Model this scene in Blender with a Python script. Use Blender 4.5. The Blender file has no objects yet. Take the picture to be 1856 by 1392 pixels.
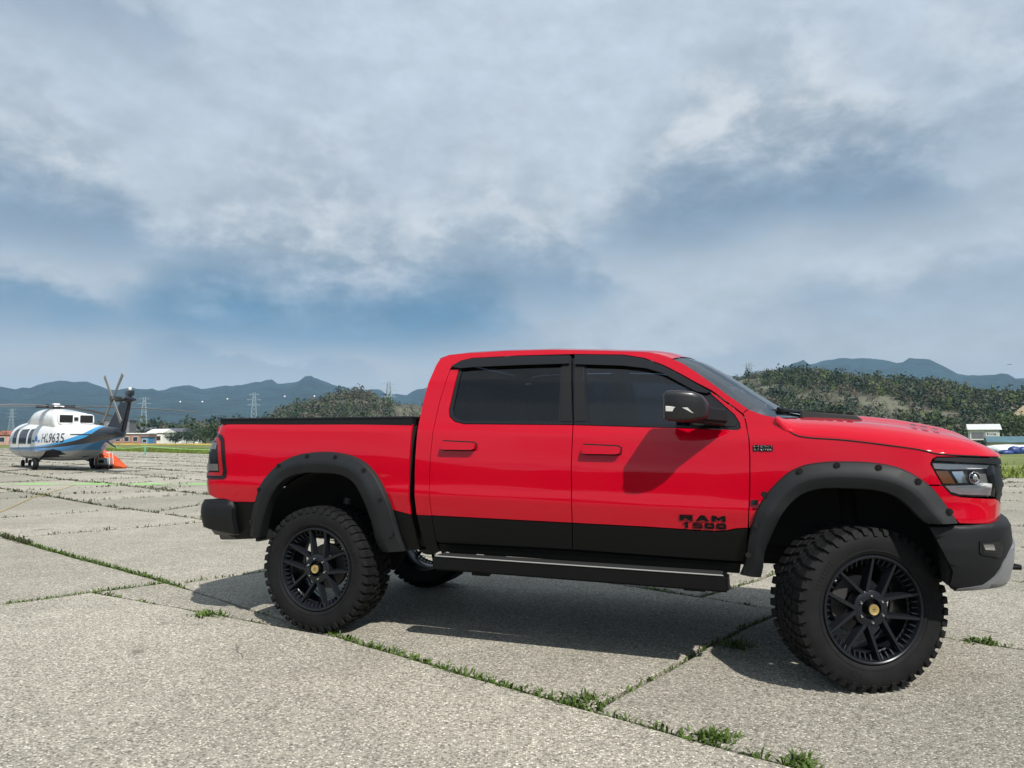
import bpy, bmesh, math, random
import numpy as np
from mathutils import Vector, Matrix
R = math.radians
random.seed(7); rng = np.random.default_rng(11)
scene = bpy.context.scene
COL = scene.collection

# ------------------------------------------------------------------ camera
cam_d = bpy.data.cameras.new("camera"); cam = bpy.data.objects.new("camera", cam_d); COL.objects.link(cam)
cam_d.sensor_fit = 'HORIZONTAL'; cam_d.sensor_width = 36.0; cam_d.lens = 36.0 * 1326.0 / 1856.0
cam_d.clip_start = 0.05; cam_d.clip_end = 20000.0
cam.location = (0, 0, 1.434); cam.rotation_euler = (R(90) + math.atan(98.0 / 1326.0), 0, 0)
scene.camera = cam

# ------------------------------------------------------------------ sun and sky
SUN = Vector((0.42, -0.80, 1.02)).normalized()          # direction towards the sun
sun_d = bpy.data.lights.new("sun", 'SUN'); sun_d.energy = 4.8; sun_d.angle = R(0.9); sun_d.color = (1.0, 0.955, 0.89)
sun = bpy.data.objects.new("sun", sun_d); COL.objects.link(sun)
sun.rotation_euler = SUN.to_track_quat('Z', 'Y').to_euler(); sun.location = (20, -40, 60)

world = bpy.data.worlds.new("World"); scene.world = world; world.use_nodes = True
def build_sky():
    nt = world.node_tree; nt.nodes.clear(); N = nt.nodes.new; Lk = nt.links.new
    out = N('ShaderNodeOutputWorld'); bg = N('ShaderNodeBackground'); bg.inputs['Strength'].default_value = 0.1
    Lk(bg.outputs[0], out.inputs[0])
    sky = N('ShaderNodeTexSky'); sky.sky_type = 'NISHITA'; sky.sun_disc = False
    sky.sun_elevation = math.asin(SUN.z); sky.sun_rotation = math.atan2(SUN.x, SUN.y)
    tc = N('ShaderNodeTexCoord'); sep = N('ShaderNodeSeparateXYZ'); Lk(tc.outputs['Generated'], sep.inputs[0])
    def m(op, a, b=None, c=None):
        n = N('ShaderNodeMath'); n.operation = op
        for i, v in enumerate((a, b, c)):
            if v is None: continue
            if isinstance(v, (int, float)): n.inputs[i].default_value = v
            else: Lk(v, n.inputs[i])
        return n.outputs[0]
    def smooth(v, a, b):
        n = N('ShaderNodeMapRange'); n.interpolation_type = 'SMOOTHSTEP'; Lk(v, n.inputs[0])
        n.inputs[1].default_value = a; n.inputs[2].default_value = b; return n.outputs[0]
    x, y, z = sep.outputs
    az = m('MULTIPLY', m('ARCTAN2', x, y), 57.2958); el = m('MULTIPLY', m('ARCSINE', z), 57.2958)
    # noise over the sky dome, a little flattened so that clouds spread sideways
    cmb = N('ShaderNodeCombineXYZ'); Lk(x, cmb.inputs[0]); Lk(y, cmb.inputs[1]); Lk(m('MULTIPLY', z, 1.75), cmb.inputs[2])
    def noise(scale, det, rough, dist=0.0, off=0.0):
        mp = N('ShaderNodeMapping'); mp.inputs['Location'].default_value = (off, off * .7, off * 1.3); Lk(cmb.outputs[0], mp.inputs[0])
        n = N('ShaderNodeTexNoise'); n.inputs['Scale'].default_value = scale; n.inputs['Detail'].default_value = det
        n.inputs['Roughness'].default_value = rough; n.inputs['Distortion'].default_value = dist
        Lk(mp.outputs[0], n.inputs['Vector']); return n.outputs['Fac']
    n_big = noise(2.3, 6, .52, .2, 3.1); n_mid = noise(5.6, 7, .52, .15, 9.4); n_fine = noise(13.0, 7, .58, .15, 21.7); n_hair = noise(30.0, 5, .6, .0, 33.1)
    cen = lambda n_, k: m('MULTIPLY', m('SUBTRACT', n_, .5), k)
    azw = m('ADD', az, m('ADD', m('ADD', cen(n_big, 14.0), cen(n_mid, 12.0)), cen(n_fine, 4.0)))
    elw = m('ADD', el, m('ADD', m('ADD', cen(n_mid, 3.6), cen(n_fine, 2.2)), cen(n_hair, .9)))
    def rgb(c):
        n = N('ShaderNodeRGB'); n.outputs[0].default_value = (*c, 1); return n.outputs[0]
    def mix(f, a, b):
        n = N('ShaderNodeMix'); n.data_type = 'RGBA'; Lk(f, n.inputs[0]) if not isinstance(f, (int, float)) else setattr(n.inputs[0], 'default_value', f)
        Lk(a, n.inputs[6]); Lk(b, n.inputs[7]); return n.outputs[2]
    # thin high veil
    c = mix(smooth(el, 1.0, 13.0), rgb((4.5, 4.75, 4.95)), rgb((4.7, 5.25, 5.75))); c = mix(smooth(el, 10.0, 30.0), c, rgb((5.15, 5.95, 6.75)))
    c = mix(m('MULTIPLY', smooth(n_big, .45, .70), .45), c, rgb((3.7, 4.4, 5.4)))
    c = mix(m('MULTIPLY', smooth(n_mid, .52, .68), .22), c, rgb((5.6, 6.1, 6.6)))
    lit = mix(smooth(m('ADD', m('MULTIPLY', n_mid, .45), m('MULTIPLY', n_fine, .55)), .42, .60), rgb((3.9, 4.5, 5.05)), rgb((6.6, 6.85, 7.0)))
    shd = mix(smooth(el, 7.0, 16.0), rgb((.95, 2.25, 3.6)), rgb((1.95, 2.8, 3.75)))
    shd = mix(m('MULTIPLY', smooth(n_mid, .45, .66), .35), shd, rgb((2.9, 3.75, 4.7)))
    def cloud(c, a, a0, ha, base, top, op, gate=None):
        """one cumulus: ragged sunlit top, flat shaded base"""
        dx = m('DIVIDE', m('SUBTRACT', a, a0), ha); de = m('SUBTRACT', elw, base); h = m('MULTIPLY', m('MAXIMUM', m('SUBTRACT', 1.0, m('MULTIPLY', dx, dx)), .22), top - base)
        k = m('MULTIPLY', smooth(de, -2.6, 2.0), smooth(m('DIVIDE', de, h), 1.5, .25)); k = m('MULTIPLY', m('MULTIPLY', k, smooth(m('ABSOLUTE', dx), 1.25, .55)), op)
        if gate is not None: k = m('MULTIPLY', k, gate)
        return mix(k, c, mix(smooth(m('ADD', de, m('ADD', cen(n_mid, 3.0), cen(n_fine, 2.5))), 1.6, (top - base) * .7), shd, lit))
    gate = smooth(m('ABSOLUTE', az), 43.0, 52.0)       # the same kind of sky all round, outside the frame
    wrap = lambda per, off: m('SUBTRACT', m('MODULO', m('ADD', m('ADD', az, 720.0 + off), m('ADD', cen(n_big, 16.0), cen(n_mid, 13.0))), per), per / 2)
    c = cloud(c, wrap(31.0, 4.0), 0, 12, 13.5, 25, .8, gate); c = cloud(c, wrap(23.0, 11.0), 0, 9, 6.5, 12, .7, gate); c = cloud(c, wrap(47.0, 0.0), 0, 17, 34, 52, .6, gate)
    for b in ((-30, 10, 26, 34, .42), (37, 8, 18, 30, .40), (10, 11, 4.6, 9, .22), (-21, 10, 4.6, 7.8, .5), (30, 13, 8.4, 15, .3), (-1.5, 9, 10.5, 20.5, .75), (-15.5, 15.5, 7.2, 21, 1.0), (9.5, 8, 14, 22, .45), (20.5, 14.5, 15.2, 29, .92), (-37, 9, 7.4, 12.8, .8), (-37, 12.5, 12.6, 23, .85)):
        c = cloud(c, azw, *b)
    tex = m('ADD', 1.0, m('ADD', cen(n_fine, .40), cen(n_hair, .24))); sc_ = N('ShaderNodeVectorMath'); sc_.operation = 'SCALE'; Lk(c, sc_.inputs[0]); Lk(tex, sc_.inputs['Scale']); c = sc_.outputs[0]
    c = mix(m('MULTIPLY', smooth(el, 8.0, 1.5), .85), c, rgb((5.2, 5.25, 5.2)))       # pale air low over the hills
    c = mix(.93, sky.outputs[0], c)
    Lk(c, bg.inputs['Color'])
build_sky()

vs = scene.view_settings; vs.view_transform = 'Standard'; vs.look = 'None'; vs.exposure = 0.2; vs.gamma = 1.0; vs.use_curve_mapping = False
scene.render.engine = 'CYCLES'
cy = scene.cycles; cy.use_denoising = True; cy.max_bounces = 7; cy.diffuse_bounces = 3; cy.glossy_bounces = 4; cy.transmission_bounces = 5
cy.transparent_max_bounces = 10; cy.volume_bounces = 0; cy.caustics_reflective = False; cy.caustics_refractive = False; cy.sample_clamp_indirect = 6.0

# ------------------------------------------------------------------ helpers
def mat(name, col, rough=.6, metal=0., coat=0., coat_r=.03, spec=.5, noise=None, bump=None, emit=None, alpha=None):
    """plain principled material; noise=(scale, amount) varies the colour, bump=(scale, strength, distance)"""
    m = bpy.data.materials.new(name); m.use_nodes = True; nt = m.node_tree; b = nt.nodes['Principled BSDF']
    b.inputs['Base Color'].default_value = (*col, 1); b.inputs['Roughness'].default_value = rough; b.inputs['Metallic'].default_value = metal
    b.inputs['Coat Weight'].default_value = coat; b.inputs['Coat Roughness'].default_value = coat_r; b.inputs['Specular IOR Level'].default_value = spec
    tc = nt.nodes.new('ShaderNodeTexCoord')
    if noise:
        n = nt.nodes.new('ShaderNodeTexNoise'); n.inputs['Scale'].default_value = noise[0]; n.inputs['Detail'].default_value = 5; nt.links.new(tc.outputs['Object'], n.inputs['Vector'])
        mr = nt.nodes.new('ShaderNodeMapRange'); mr.inputs[1].default_value = .3; mr.inputs[2].default_value = .7; mr.inputs[3].default_value = 1 - noise[1]; mr.inputs[4].default_value = 1 + noise[1]
        nt.links.new(n.outputs['Fac'], mr.inputs[0])
        mx = nt.nodes.new('ShaderNodeVectorMath'); mx.operation = 'SCALE'; mx.inputs[0].default_value = col; nt.links.new(mr.outputs[0], mx.inputs['Scale'])
        nt.links.new(mx.outputs[0], b.inputs['Base Color'])
    if bump:
        n = nt.nodes.new('ShaderNodeTexNoise'); n.inputs['Scale'].default_value = bump[0]; n.inputs['Detail'].default_value = 3; nt.links.new(tc.outputs['Object'], n.inputs['Vector'])
        bp = nt.nodes.new('ShaderNodeBump'); bp.inputs['Strength'].default_value = bump[1]; bp.inputs['Distance'].default_value = bump[2]
        nt.links.new(n.outputs['Fac'], bp.inputs['Height']); nt.links.new(bp.outputs[0], b.inputs['Normal'])
    return m
def glass_mat(name, tint, rough=.0, ior=1.5):
    m = bpy.data.materials.new(name); m.use_nodes = True; nt = m.node_tree; nt.nodes.clear(); N = nt.nodes.new
    o = N('ShaderNodeOutputMaterial'); t = N('ShaderNodeBsdfTransparent'); t.inputs[0].default_value = (*tint, 1)
    g = N('ShaderNodeBsdfGlossy'); g.inputs['Roughness'].default_value = rough; fr = N('ShaderNodeFresnel'); fr.inputs[0].default_value = ior
    mx = N('ShaderNodeMixShader'); nt.links.new(fr.outputs[0], mx.inputs[0]); nt.links.new(t.outputs[0], mx.inputs[1]); nt.links.new(g.outputs[0], mx.inputs[2]); nt.links.new(mx.outputs[0], o.inputs[0])
    return m
def link(name, me, parent=None, m=None, loc=None, rot=None):
    o = bpy.data.objects.new(name, me); COL.objects.link(o)
    if parent: o.parent = parent
    if m is not None and me is not None and len(me.materials) == 0: me.materials.append(m)
    if loc is not None: o.location = loc
    if rot is not None: o.rotation_euler = rot
    return o
def mesh(name, v, f, m=None, parent=None, smooth=False, normals=None, loc=None, rot=None):
    me = bpy.data.meshes.new(name); me.from_pydata([tuple(map(float, p)) for p in v], [], [tuple(map(int, q)) for q in f]); me.update()
    if smooth: me.polygons.foreach_set('use_smooth', [True] * len(me.polygons))
    if normals is not None: me.normals_split_custom_set(normals)
    return link(name, me, parent, m, loc, rot)
def from_bm(name, bm, m=None, parent=None, smooth=False, loc=None, rot=None, ang=None):
    bmesh.ops.recalc_face_normals(bm, faces=bm.faces[:])
    me = bpy.data.meshes.new(name); bm.to_mesh(me); bm.free()
    if smooth or ang: me.polygons.foreach_set('use_smooth', [True] * len(me.polygons))
    if ang: me.set_sharp_from_angle(angle=R(ang))
    return link(name, me, parent, m, loc, rot)
def empty(name, loc=(0, 0, 0), rz=0., label=None, cat=None, group=None):
    o = bpy.data.objects.new(name, None); COL.objects.link(o); o.location = loc; o.rotation_euler = (0, 0, rz); o.empty_display_size = .2
    return tag(o, label, cat, group)
def tag(o, label=None, cat=None, group=None, kind=None):
    if label: o['label'] = label
    if cat: o['category'] = cat
    if group: o['group'] = group
    if kind: o['kind'] = kind
    return o
def bm_box(bm, lo, hi, bev=0., M=None):
    r = bmesh.ops.create_cube(bm, size=1.0); vs_ = r['verts']
    for v in vs_:
        v.co = Vector([lo[i] + (v.co[i] + .5) * (hi[i] - lo[i]) for i in range(3)])
    if bev > 0:
        es = list({e for v in vs_ for e in v.link_edges})
        rr = bmesh.ops.bevel(bm, geom=es, offset=bev, segments=2, affect='EDGES', profile=.5); vs_ = list({v for f in rr['faces'] for v in f.verts} | {v for v in vs_ if v.is_valid})
    if M is not None: bmesh.ops.transform(bm, matrix=M, verts=vs_)
    return vs_
def box(name, lo, hi, m, parent=None, bev=0., loc=None, rot=None, M=None):
    bm = bmesh.new(); bm_box(bm, lo, hi, bev, M); return from_bm(name, bm, m, parent, loc=loc, rot=rot, ang=40 if bev else None)
def bm_hexa(bm, p):
    """eight corners: bottom ring 0-3, top ring 4-7"""
    v = [bm.verts.new(q) for q in p]
    for f in ((0, 3, 2, 1), (4, 5, 6, 7), (0, 1, 5, 4), (1, 2, 6, 5), (2, 3, 7, 6), (3, 0, 4, 7)): bm.faces.new([v[i] for i in f])
    return v
def bm_tube(bm, pts, rad, n=8, cap=True):
    pts = [Vector(p) for p in pts]; rad = rad if hasattr(rad, '__len__') else [rad] * len(pts); rings = []
    for i, p in enumerate(pts):
        d = (pts[min(i + 1, len(pts) - 1)] - pts[max(i - 1, 0)]).normalized(); a = d.orthogonal().normalized() if i == 0 else (a - d * a.dot(d)).normalized(); b = d.cross(a)
        rings.append([bm.verts.new(p + (a * math.cos(t) + b * math.sin(t)) * rad[i]) for t in [2 * math.pi * k / n for k in range(n)]])
    for r0, r1 in zip(rings, rings[1:]):
        for k in range(n): bm.faces.new((r0[k], r0[(k + 1) % n], r1[(k + 1) % n], r1[k]))
    if cap: bm.faces.new(rings[0][::-1]); bm.faces.new(rings[-1])
def tube(name, pts, rad, m, parent=None, n=8, smooth=True, loc=None):
    bm = bmesh.new(); bm_tube(bm, pts, rad, n); return from_bm(name, bm, m, parent, ang=50 if smooth else None, loc=loc)
def lathe(prof, n=64, axis='y', closed=False, a0=0., a1=2 * math.pi):
    """prof: (radius, along-axis). Returns verts, faces about the y axis (radius in x/z)."""
    v = []; f = []; k = len(prof)
    for i in range(n):
        t = a0 + (a1 - a0) * i / n; c, s = math.cos(t), math.sin(t)
        for r, w in prof: v.append((r * c, w, r * s))
    for i in range(n):
        j = (i + 1) % n
        for q in range(k - 1 if not closed else k):
            q2 = (q + 1) % k; f.append((i * k + q, i * k + q2, j * k + q2, j * k + q))
    return v, f
def bm_add(bm, v, f):
    vv = [bm.verts.new(p) for p in v]
    for q in f:
        try: bm.faces.new([vv[i] for i in q])
        except ValueError: pass
    return vv
def text_mesh(name, body, size, m, parent, M, extrude=.004, xs=1.0, bold=0.0, align='CENTER'):
    cu = bpy.data.curves.new(name, 'FONT'); cu.body = body; cu.size = size; cu.extrude = extrude; cu.offset = bold; cu.align_x = align; cu.align_y = 'CENTER'; cu.resolution_u = 4
    o = bpy.data.objects.new(name + '_t', cu); COL.objects.link(o); bpy.context.view_layer.update()
    me = bpy.data.meshes.new_from_object(o.evaluated_get(bpy.context.evaluated_depsgraph_get())); bpy.data.objects.remove(o); bpy.data.curves.remove(cu)
    me.name = name; me.materials.clear(); me.transform(M @ Matrix.Diagonal((xs, 1, 1, 1)))
    return link(name, me, parent, m)
def grid_mesh(name, G, m, parent=None, flip=False, smooth=True):
    """G: (n, k, 3) array of points"""
    n, k = G.shape[:2]; f = []
    for i in range(n - 1):
        for j in range(k - 1):
            q = (i * k + j, i * k + j + 1, (i + 1) * k + j + 1, (i + 1) * k + j); f.append(q[::-1] if flip else q)
    return mesh(name, G.reshape(-1, 3), f, m, parent, smooth)

# ================================================================== THE SETTING
def at(px, py, Y):
    """bearing and height of a far landmark as surveyed in the photograph, at a chosen distance Y"""
    a = math.atan(98 / 1326); dx, dz = (px - 928) / 1326, -(py - 696) / 1326
    ry = math.cos(a) - dz * math.sin(a); rz = math.sin(a) + dz * math.cos(a)
    return Vector((dx / ry * Y, Y, 1.434 + rz / ry * Y))

def concrete_mat():
    m = bpy.data.materials.new("exposed_aggregate_concrete"); m.use_nodes = True; nt = m.node_tree; N = nt.nodes.new; L = nt.links.new
    b = nt.nodes['Principled BSDF']; b.inputs['Roughness'].default_value = .85; b.inputs['Specular IOR Level'].default_value = .3; b.inputs['Diffuse Roughness'].default_value = .3
    g = N('ShaderNodeNewGeometry'); P = g.outputs['Position']
    def vor(s, feat='F1'):
        v = N('ShaderNodeTexVoronoi'); v.inputs['Scale'].default_value = s; v.feature = feat; L(P, v.inputs['Vector']); return v
    def noi(s, d=4, r=.55):
        v = N('ShaderNodeTexNoise'); v.inputs['Scale'].default_value = s; v.inputs['Detail'].default_value = d; v.inputs['Roughness'].default_value = r; L(P, v.inputs['Vector']); return v.outputs['Fac']
    def mr(v, a, b_, c, d):
        n = N('ShaderNodeMapRange'); L(v, n.inputs[0]); n.inputs[1].default_value = a; n.inputs[2].default_value = b_; n.inputs[3].default_value = c; n.inputs[4].default_value = d; return n.outputs[0]
    def mth(op, a, c):
        n = N('ShaderNodeMath'); n.operation = op
        for i, v in enumerate((a, c)):
            if isinstance(v, (int, float)): n.inputs[i].default_value = v
            else: L(v, n.inputs[i])
        return n.outputs[0]
    v1 = vor(88); v2 = vor(150)
    s1 = N('ShaderNodeSeparateColor'); L(v1.outputs['Color'], s1.inputs[0]); s2 = N('ShaderNodeSeparateColor'); L(v2.outputs['Color'], s2.inputs[0])
    ramp = N('ShaderNodeValToRGB'); e = ramp.color_ramp.elements
    e[0].position = 0; e[0].color = (.06, .053, .040, 1); e[1].position = 1; e[1].color = (.95, .91, .79, 1)
    for p, c in ((.25, (.24, .223, .182)), (.5, (.45, .427, .362)), (.72, (.43, .39, .305)), (.86, (.74, .70, .60))):
        q = e.new(p); q.color = (*c, 1)
    L(mth('ADD', mth('MULTIPLY', s1.outputs[0], .78), mth('MULTIPLY', s2.outputs[1], .22)), ramp.inputs[0])
    # matrix between stones
    mort = mr(v1.outputs['Distance'], .0, .0105, 1, .0)
    mx = N('ShaderNodeMix'); mx.data_type = 'RGBA'; L(mr(v1.outputs['Distance'], .25, .62, 0, .55), mx.inputs[0]); L(ramp.outputs[0], mx.inputs[6]); mx.inputs[7].default_value = (.20, .186, .155, 1)
    # broad staining, lighter traffic bands
    st = mth('MULTIPLY', mr(noi(.45, 5), .3, .7, .85, 1.12), mr(noi(2.6, 5, .6), .3, .75, .90, 1.08))
    st = mth('MULTIPLY', st, mr(noi(.09, 3), .35, .65, .90, 1.06))
    oi = N('ShaderNodeObjectInfo'); st = mth('MULTIPLY', st, mr(oi.outputs['Random'], 0, 1, .87, 1.04))
    sc = N('ShaderNodeVectorMath'); sc.operation = 'SCALE'; L(mx.outputs[2], sc.inputs[0]); L(st, sc.inputs['Scale'])
    # a few dark oil spots
    spot = mr(noi(1.7, 2, .4), .735, .77, 1, .55)
    # hairline cracks in some places
    wn = N('ShaderNodeTexNoise'); wn.inputs['Scale'].default_value = 2.2; wn.inputs['Detail'].default_value = 6; L(P, wn.inputs['Vector']); wv = N('ShaderNodeVectorMath'); wv.operation = 'MULTIPLY_ADD'; L(wn.outputs['Color'], wv.inputs[0]); wv.inputs[1].default_value = (.55, .55, 0); L(P, wv.inputs[2])
    cr = N('ShaderNodeTexVoronoi'); cr.feature = 'DISTANCE_TO_EDGE'; cr.inputs['Scale'].default_value = .42; L(wv.outputs[0], cr.inputs['Vector'])
    hair = mth('MULTIPLY', mr(cr.outputs['Distance'], .0012, .0045, 1, 0), mr(noi(.5, 3), .545, .60, 0, .6)); spot = mth('MULTIPLY', spot, mth('SUBTRACT', 1.0, hair))
    sc2 = N('ShaderNodeVectorMath'); sc2.operation = 'SCALE'; L(sc.outputs[0], sc2.inputs[0]); L(spot, sc2.inputs['Scale'])
    L(sc2.outputs[0], b.inputs['Base Color'])
    h = mth('ADD', mr(v1.outputs['Distance'], 0, .7, 1, 0), mth('MULTIPLY', s2.outputs[0], .25))
    bp = N('ShaderNodeBump'); bp.inputs['Strength'].default_value = .65; bp.inputs['Distance'].default_value = .007; L(h, bp.inputs['Height']); L(bp.outputs[0], b.inputs['Normal'])
    return m
M_CONC = concrete_mat()
M_SOIL = mat("joint_soil", (.050, .042, .030), .95, noise=(9, .4), bump=(60, .5, .01))
def foliage_mat(name, col, var=.35, scale=6.0, trans=.25):
    m = bpy.data.materials.new(name); m.use_nodes = True; nt = m.node_tree; b = nt.nodes['Principled BSDF']; b.inputs['Roughness'].default_value = .6; b.inputs['Specular IOR Level'].default_value = .25
    g = nt.nodes.new('ShaderNodeNewGeometry'); n = nt.nodes.new('ShaderNodeTexNoise'); n.inputs['Scale'].default_value = scale; n.inputs['Detail'].default_value = 3; nt.links.new(g.outputs['Position'], n.inputs['Vector'])
    mr = nt.nodes.new('ShaderNodeMapRange'); mr.inputs[1].default_value = .3; mr.inputs[2].default_value = .7; mr.inputs[3].default_value = 1 - var; mr.inputs[4].default_value = 1 + var; nt.links.new(n.outputs['Fac'], mr.inputs[0])
    s = nt.nodes.new('ShaderNodeVectorMath'); s.operation = 'SCALE'; s.inputs[0].default_value = col; nt.links.new(mr.outputs[0], s.inputs['Scale']); nt.links.new(s.outputs[0], b.inputs['Base Color'])
    if trans:
        t = nt.nodes.new('ShaderNodeBsdfTranslucent'); nt.links.new(s.outputs[0], t.inputs[0]); mx = nt.nodes.new('ShaderNodeMixShader'); mx.inputs[0].default_value = trans
        o = nt.nodes['Material Output']; nt.links.new(b.outputs[0], mx.inputs[1]); nt.links.new(t.outputs[0], mx.inputs[2]); nt.links.new(mx.outputs[0], o.inputs[0])
    return m
M_WEED = foliage_mat("weed_leaf", (.085, .140, .026), .5, 14); M_GRASS = foliage_mat("grass_blade", (.16, .21, .035), .4, .35)
M_FIELD = mat("field_turf", (.13, .155, .035), .95, noise=(.25, .45))
M_TER = mat("scrub_terrain", (.085, .10, .045), .95, noise=(.03, .5))
M_MTN = mat("forested_mountain", (.009, .026, .024), .95, noise=(.012, .5), bump=(.02, 1.0, 25.0))
M_HILL = mat("hill_undergrowth", (.085, .084, .056), .95, noise=(.05, .6))
M_SAND = mat("bare_cut_earth", (.42, .32, .20), .95, noise=(.08, .3))

# ---- the wide ground, the concrete apron below the slabs, the turf beyond it
OA = np.array([-3.37, 7.35]); EA = np.array([.75, -.661]); EA = EA / np.linalg.norm(EA); EB = np.array([-EA[1], EA[0]])
def ab(a, b): return OA + np.asarray(a)[..., None] * EA + np.asarray(b)[..., None] * EB if np.ndim(a) else OA + a * EA + b * EB
def sheet(name, corners, z, m):
    o = mesh(name, [(*ab(a, b), z) for a, b in corners], [tuple(range(len(corners)))], m)
    return tag(o, kind='structure')
n = 96; gv = [(0, 0, -.14)] + [(4800 * math.cos(2 * math.pi * i / n), 4800 * math.sin(2 * math.pi * i / n), -.14) for i in range(n)]
tag(mesh('ground', gv, [(0, 1 + i, 1 + (i + 1) % n) for i in range(n)], M_TER), kind='structure')
sheet('concrete_apron', [(-400, -220), (260, -220), (260, 28.4), (-400, 28.4)], -.10, M_CONC)
sheet('joint_soil', [(-112, -16), (34, -16), (34, 28.45), (-112, 28.45)], -.045, M_SOIL)
sheet('grass_field', [(-420, 28.45), (300, 28.45), (300, 330), (-420, 330)], -.03, M_FIELD)

# ---- slabs: every joint is a real gap; edges wander as the cracked old joints do
PH = rng.uniform(0, 6.28, (2, 7)); KX = rng.uniform(-1, 1, (2, 7)); KY = rng.uniform(-1, 1, (2, 7))
SC = np.array([.7, 1.1, 1.7, 2.6, 5.0, 9.0, 17.0]); AM = np.array([.040, .035, .022, .014, .009, .006, .004])
def wander(p):
    d = np.zeros_like(p)
    for c in range(2):
        for i in range(7): d[:, c] += AM[i] * np.sin(SC[i] * (KX[c, i] * p[:, 0] + KY[c, i] * p[:, 1]) * 1.6 + PH[c, i])
    return p + d
def dens(poly, step):
    q = []
    for i in range(len(poly)):
        a, b = np.array(poly[i]), np.array(poly[(i + 1) % len(poly)]); k = max(1, int(round(np.linalg.norm(b - a) / step)))
        for j in range(k): q.append(a + (b - a) * j / k)
    return np.array(q)
def inset(P, g):
    P = np.asarray(P, float); n = len(P); A = .5 * np.sum(P[:, 0] * np.roll(P[:, 1], -1) - np.roll(P[:, 0], -1) * P[:, 1]); sg = 1 if A > 0 else -1
    e = np.roll(P, -1, 0) - P; e /= np.linalg.norm(e, axis=1)[:, None] + 1e-12; nr = sg * np.c_[-e[:, 1], e[:, 0]]; pr = np.roll(nr, 1, 0); bis = nr + pr
    l = np.maximum((bis ** 2).sum(1), .6); return P + bis / l[:, None] * 2 * g * (np.ones(n)[:, None])
rows = [2.85 * k for k in range(-5, 11)]; rows = [b if abs(b) < 3 else b + random.uniform(-.2, .2) for b in rows]; rows[-1] = 28.4
cells = []
for r in range(len(rows) - 1):
    b0, b1 = rows[r], rows[r + 1]
    if abs(b0) < .01: cuts = [-8.3 - 5 * k for k in range(22)][::-1] + [-5.0, 0.0, 5.0, 10, 15, 20, 25, 30]
    elif abs(b1) < .01: cuts = [-.12 - 5 * k for k in range(1, 22)][::-1] + [-.12, 7.6, 12.6, 17.6, 22, 28]
    else:
        o = random.choice([0, -2.4, -1.2]) + random.uniform(-.3, .3); cuts = [o + 5 * k + random.uniform(-.35, .35) for k in range(-23, 7)]
    for a0, a1 in zip(cuts, cuts[1:]):
        c = ab((a0 + a1) / 2, (b0 + b1) / 2); d = np.hypot(*c); azc = math.degrees(math.atan2(c[0], c[1]))
        if not (d < 13 or (abs(azc) < 52 and c[1] > 0)): continue
        if abs(b1) < .01 and abs(a0 + .12) < .01:   # the cracked slab with a loose wedge along its edge
            cells.append([(-.12, b0), (7.6, b0), (7.6, 0), (2.9, 0), (-.12, -.66)]); cells.append([(-.12, -.66), (2.9, 0), (-.12, 0)])
        elif d > 10 and random.random() < .4:      # slabs cracked across
            u0, u1 = a0 + (a1 - a0) * random.uniform(.25, .75), a0 + (a1 - a0) * random.uniform(.2, .8); cells.append([(a0, b0), (u0, b0), (u1, b1), (a0, b1)]); cells.append([(u0, b0), (a1, b0), (a1, b1), (u1, b1)])
        else: cells.append([(a0, b0), (a1, b0), (a1, b1), (a0, b1)])
pav = empty('pavement', (0, 0, 0)); tag(pav, kind='structure')
for poly in cells:
    P = dens(poly, .3 if abs(poly[0][0]) < 16 else .9); P = wander(P); far = np.hypot(*ab(*P.mean(0)))
    gp = .011 + .0012 * min(far, 30); O_ = inset(P, gp); I_ = inset(P, gp + .02); k = len(P); c = P.mean(0)
    z0 = random.uniform(-.003, .003) if far < 9 else random.uniform(-.012, .012); tx, ty = random.uniform(-.0015, .0015), random.uniform(-.0015, .0015)
    W = lambda Q, dz: [(*ab(q[0], q[1]), z0 + dz + tx * (q[0] - c[0]) + ty * (q[1] - c[1])) for q in Q]
    v = W(I_, 0) + W(O_, -.009) + W(O_, -.06)
    f = [tuple(range(k))] + [(i, k + i, k + (i + 1) % k, (i + 1) % k) for i in range(k)] + [(k + i, 2 * k + i, 2 * k + (i + 1) % k, k + (i + 1) % k) for i in range(k)]
    mesh('slab', v, f, M_CONC, pav)

# ---- weeds rooted in the joints: leaf blades, thick on the near joints, sparse tufts farther off
class Blades:
    def __init__(s): s.v = []; s.f = []; s.n = 0
    def plant(s, x, y, z, cnt, ln, spread, wid, up=.55):
        for _ in range(cnt):
            t = random.uniform(0, 6.283); l = ln * random.uniform(.5, 1.15); e = random.uniform(up, 1.25); dx, dy = math.cos(t), math.sin(t); w = wid * random.uniform(.6, 1.3)
            ox, oy = x + random.gauss(0, spread), y + random.gauss(0, spread); h = l * math.sin(e); r = l * math.cos(e)
            px_, py_ = -dy * w, dx * w
            s.v += [(ox - px_ * .4, oy - py_ * .4, z), (ox + px_ * .4, oy + py_ * .4, z), (ox + dx * r * .5 + px_, oy + dy * r * .5 + py_, z + h * .68), (ox + dx * r * .5 - px_, oy + dy * r * .5 - py_, z + h * .68), (ox + dx * r * 1.05, oy + dy * r * 1.05, z + h * random.uniform(.75, 1.0))]
            k = s.n; s.f += [(k, k + 1, k + 2, k + 3), (k + 3, k + 2, k + 4)]; s.n += 5
bl = Blades(); bf = Blades(); done = set()
def hsh(a, b): return .5 + .5 * math.sin(a * 12.99 + b * 78.2) * math.sin(a * 3.1 + 1.3) * math.cos(b * 2.7 + a * .9)
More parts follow.
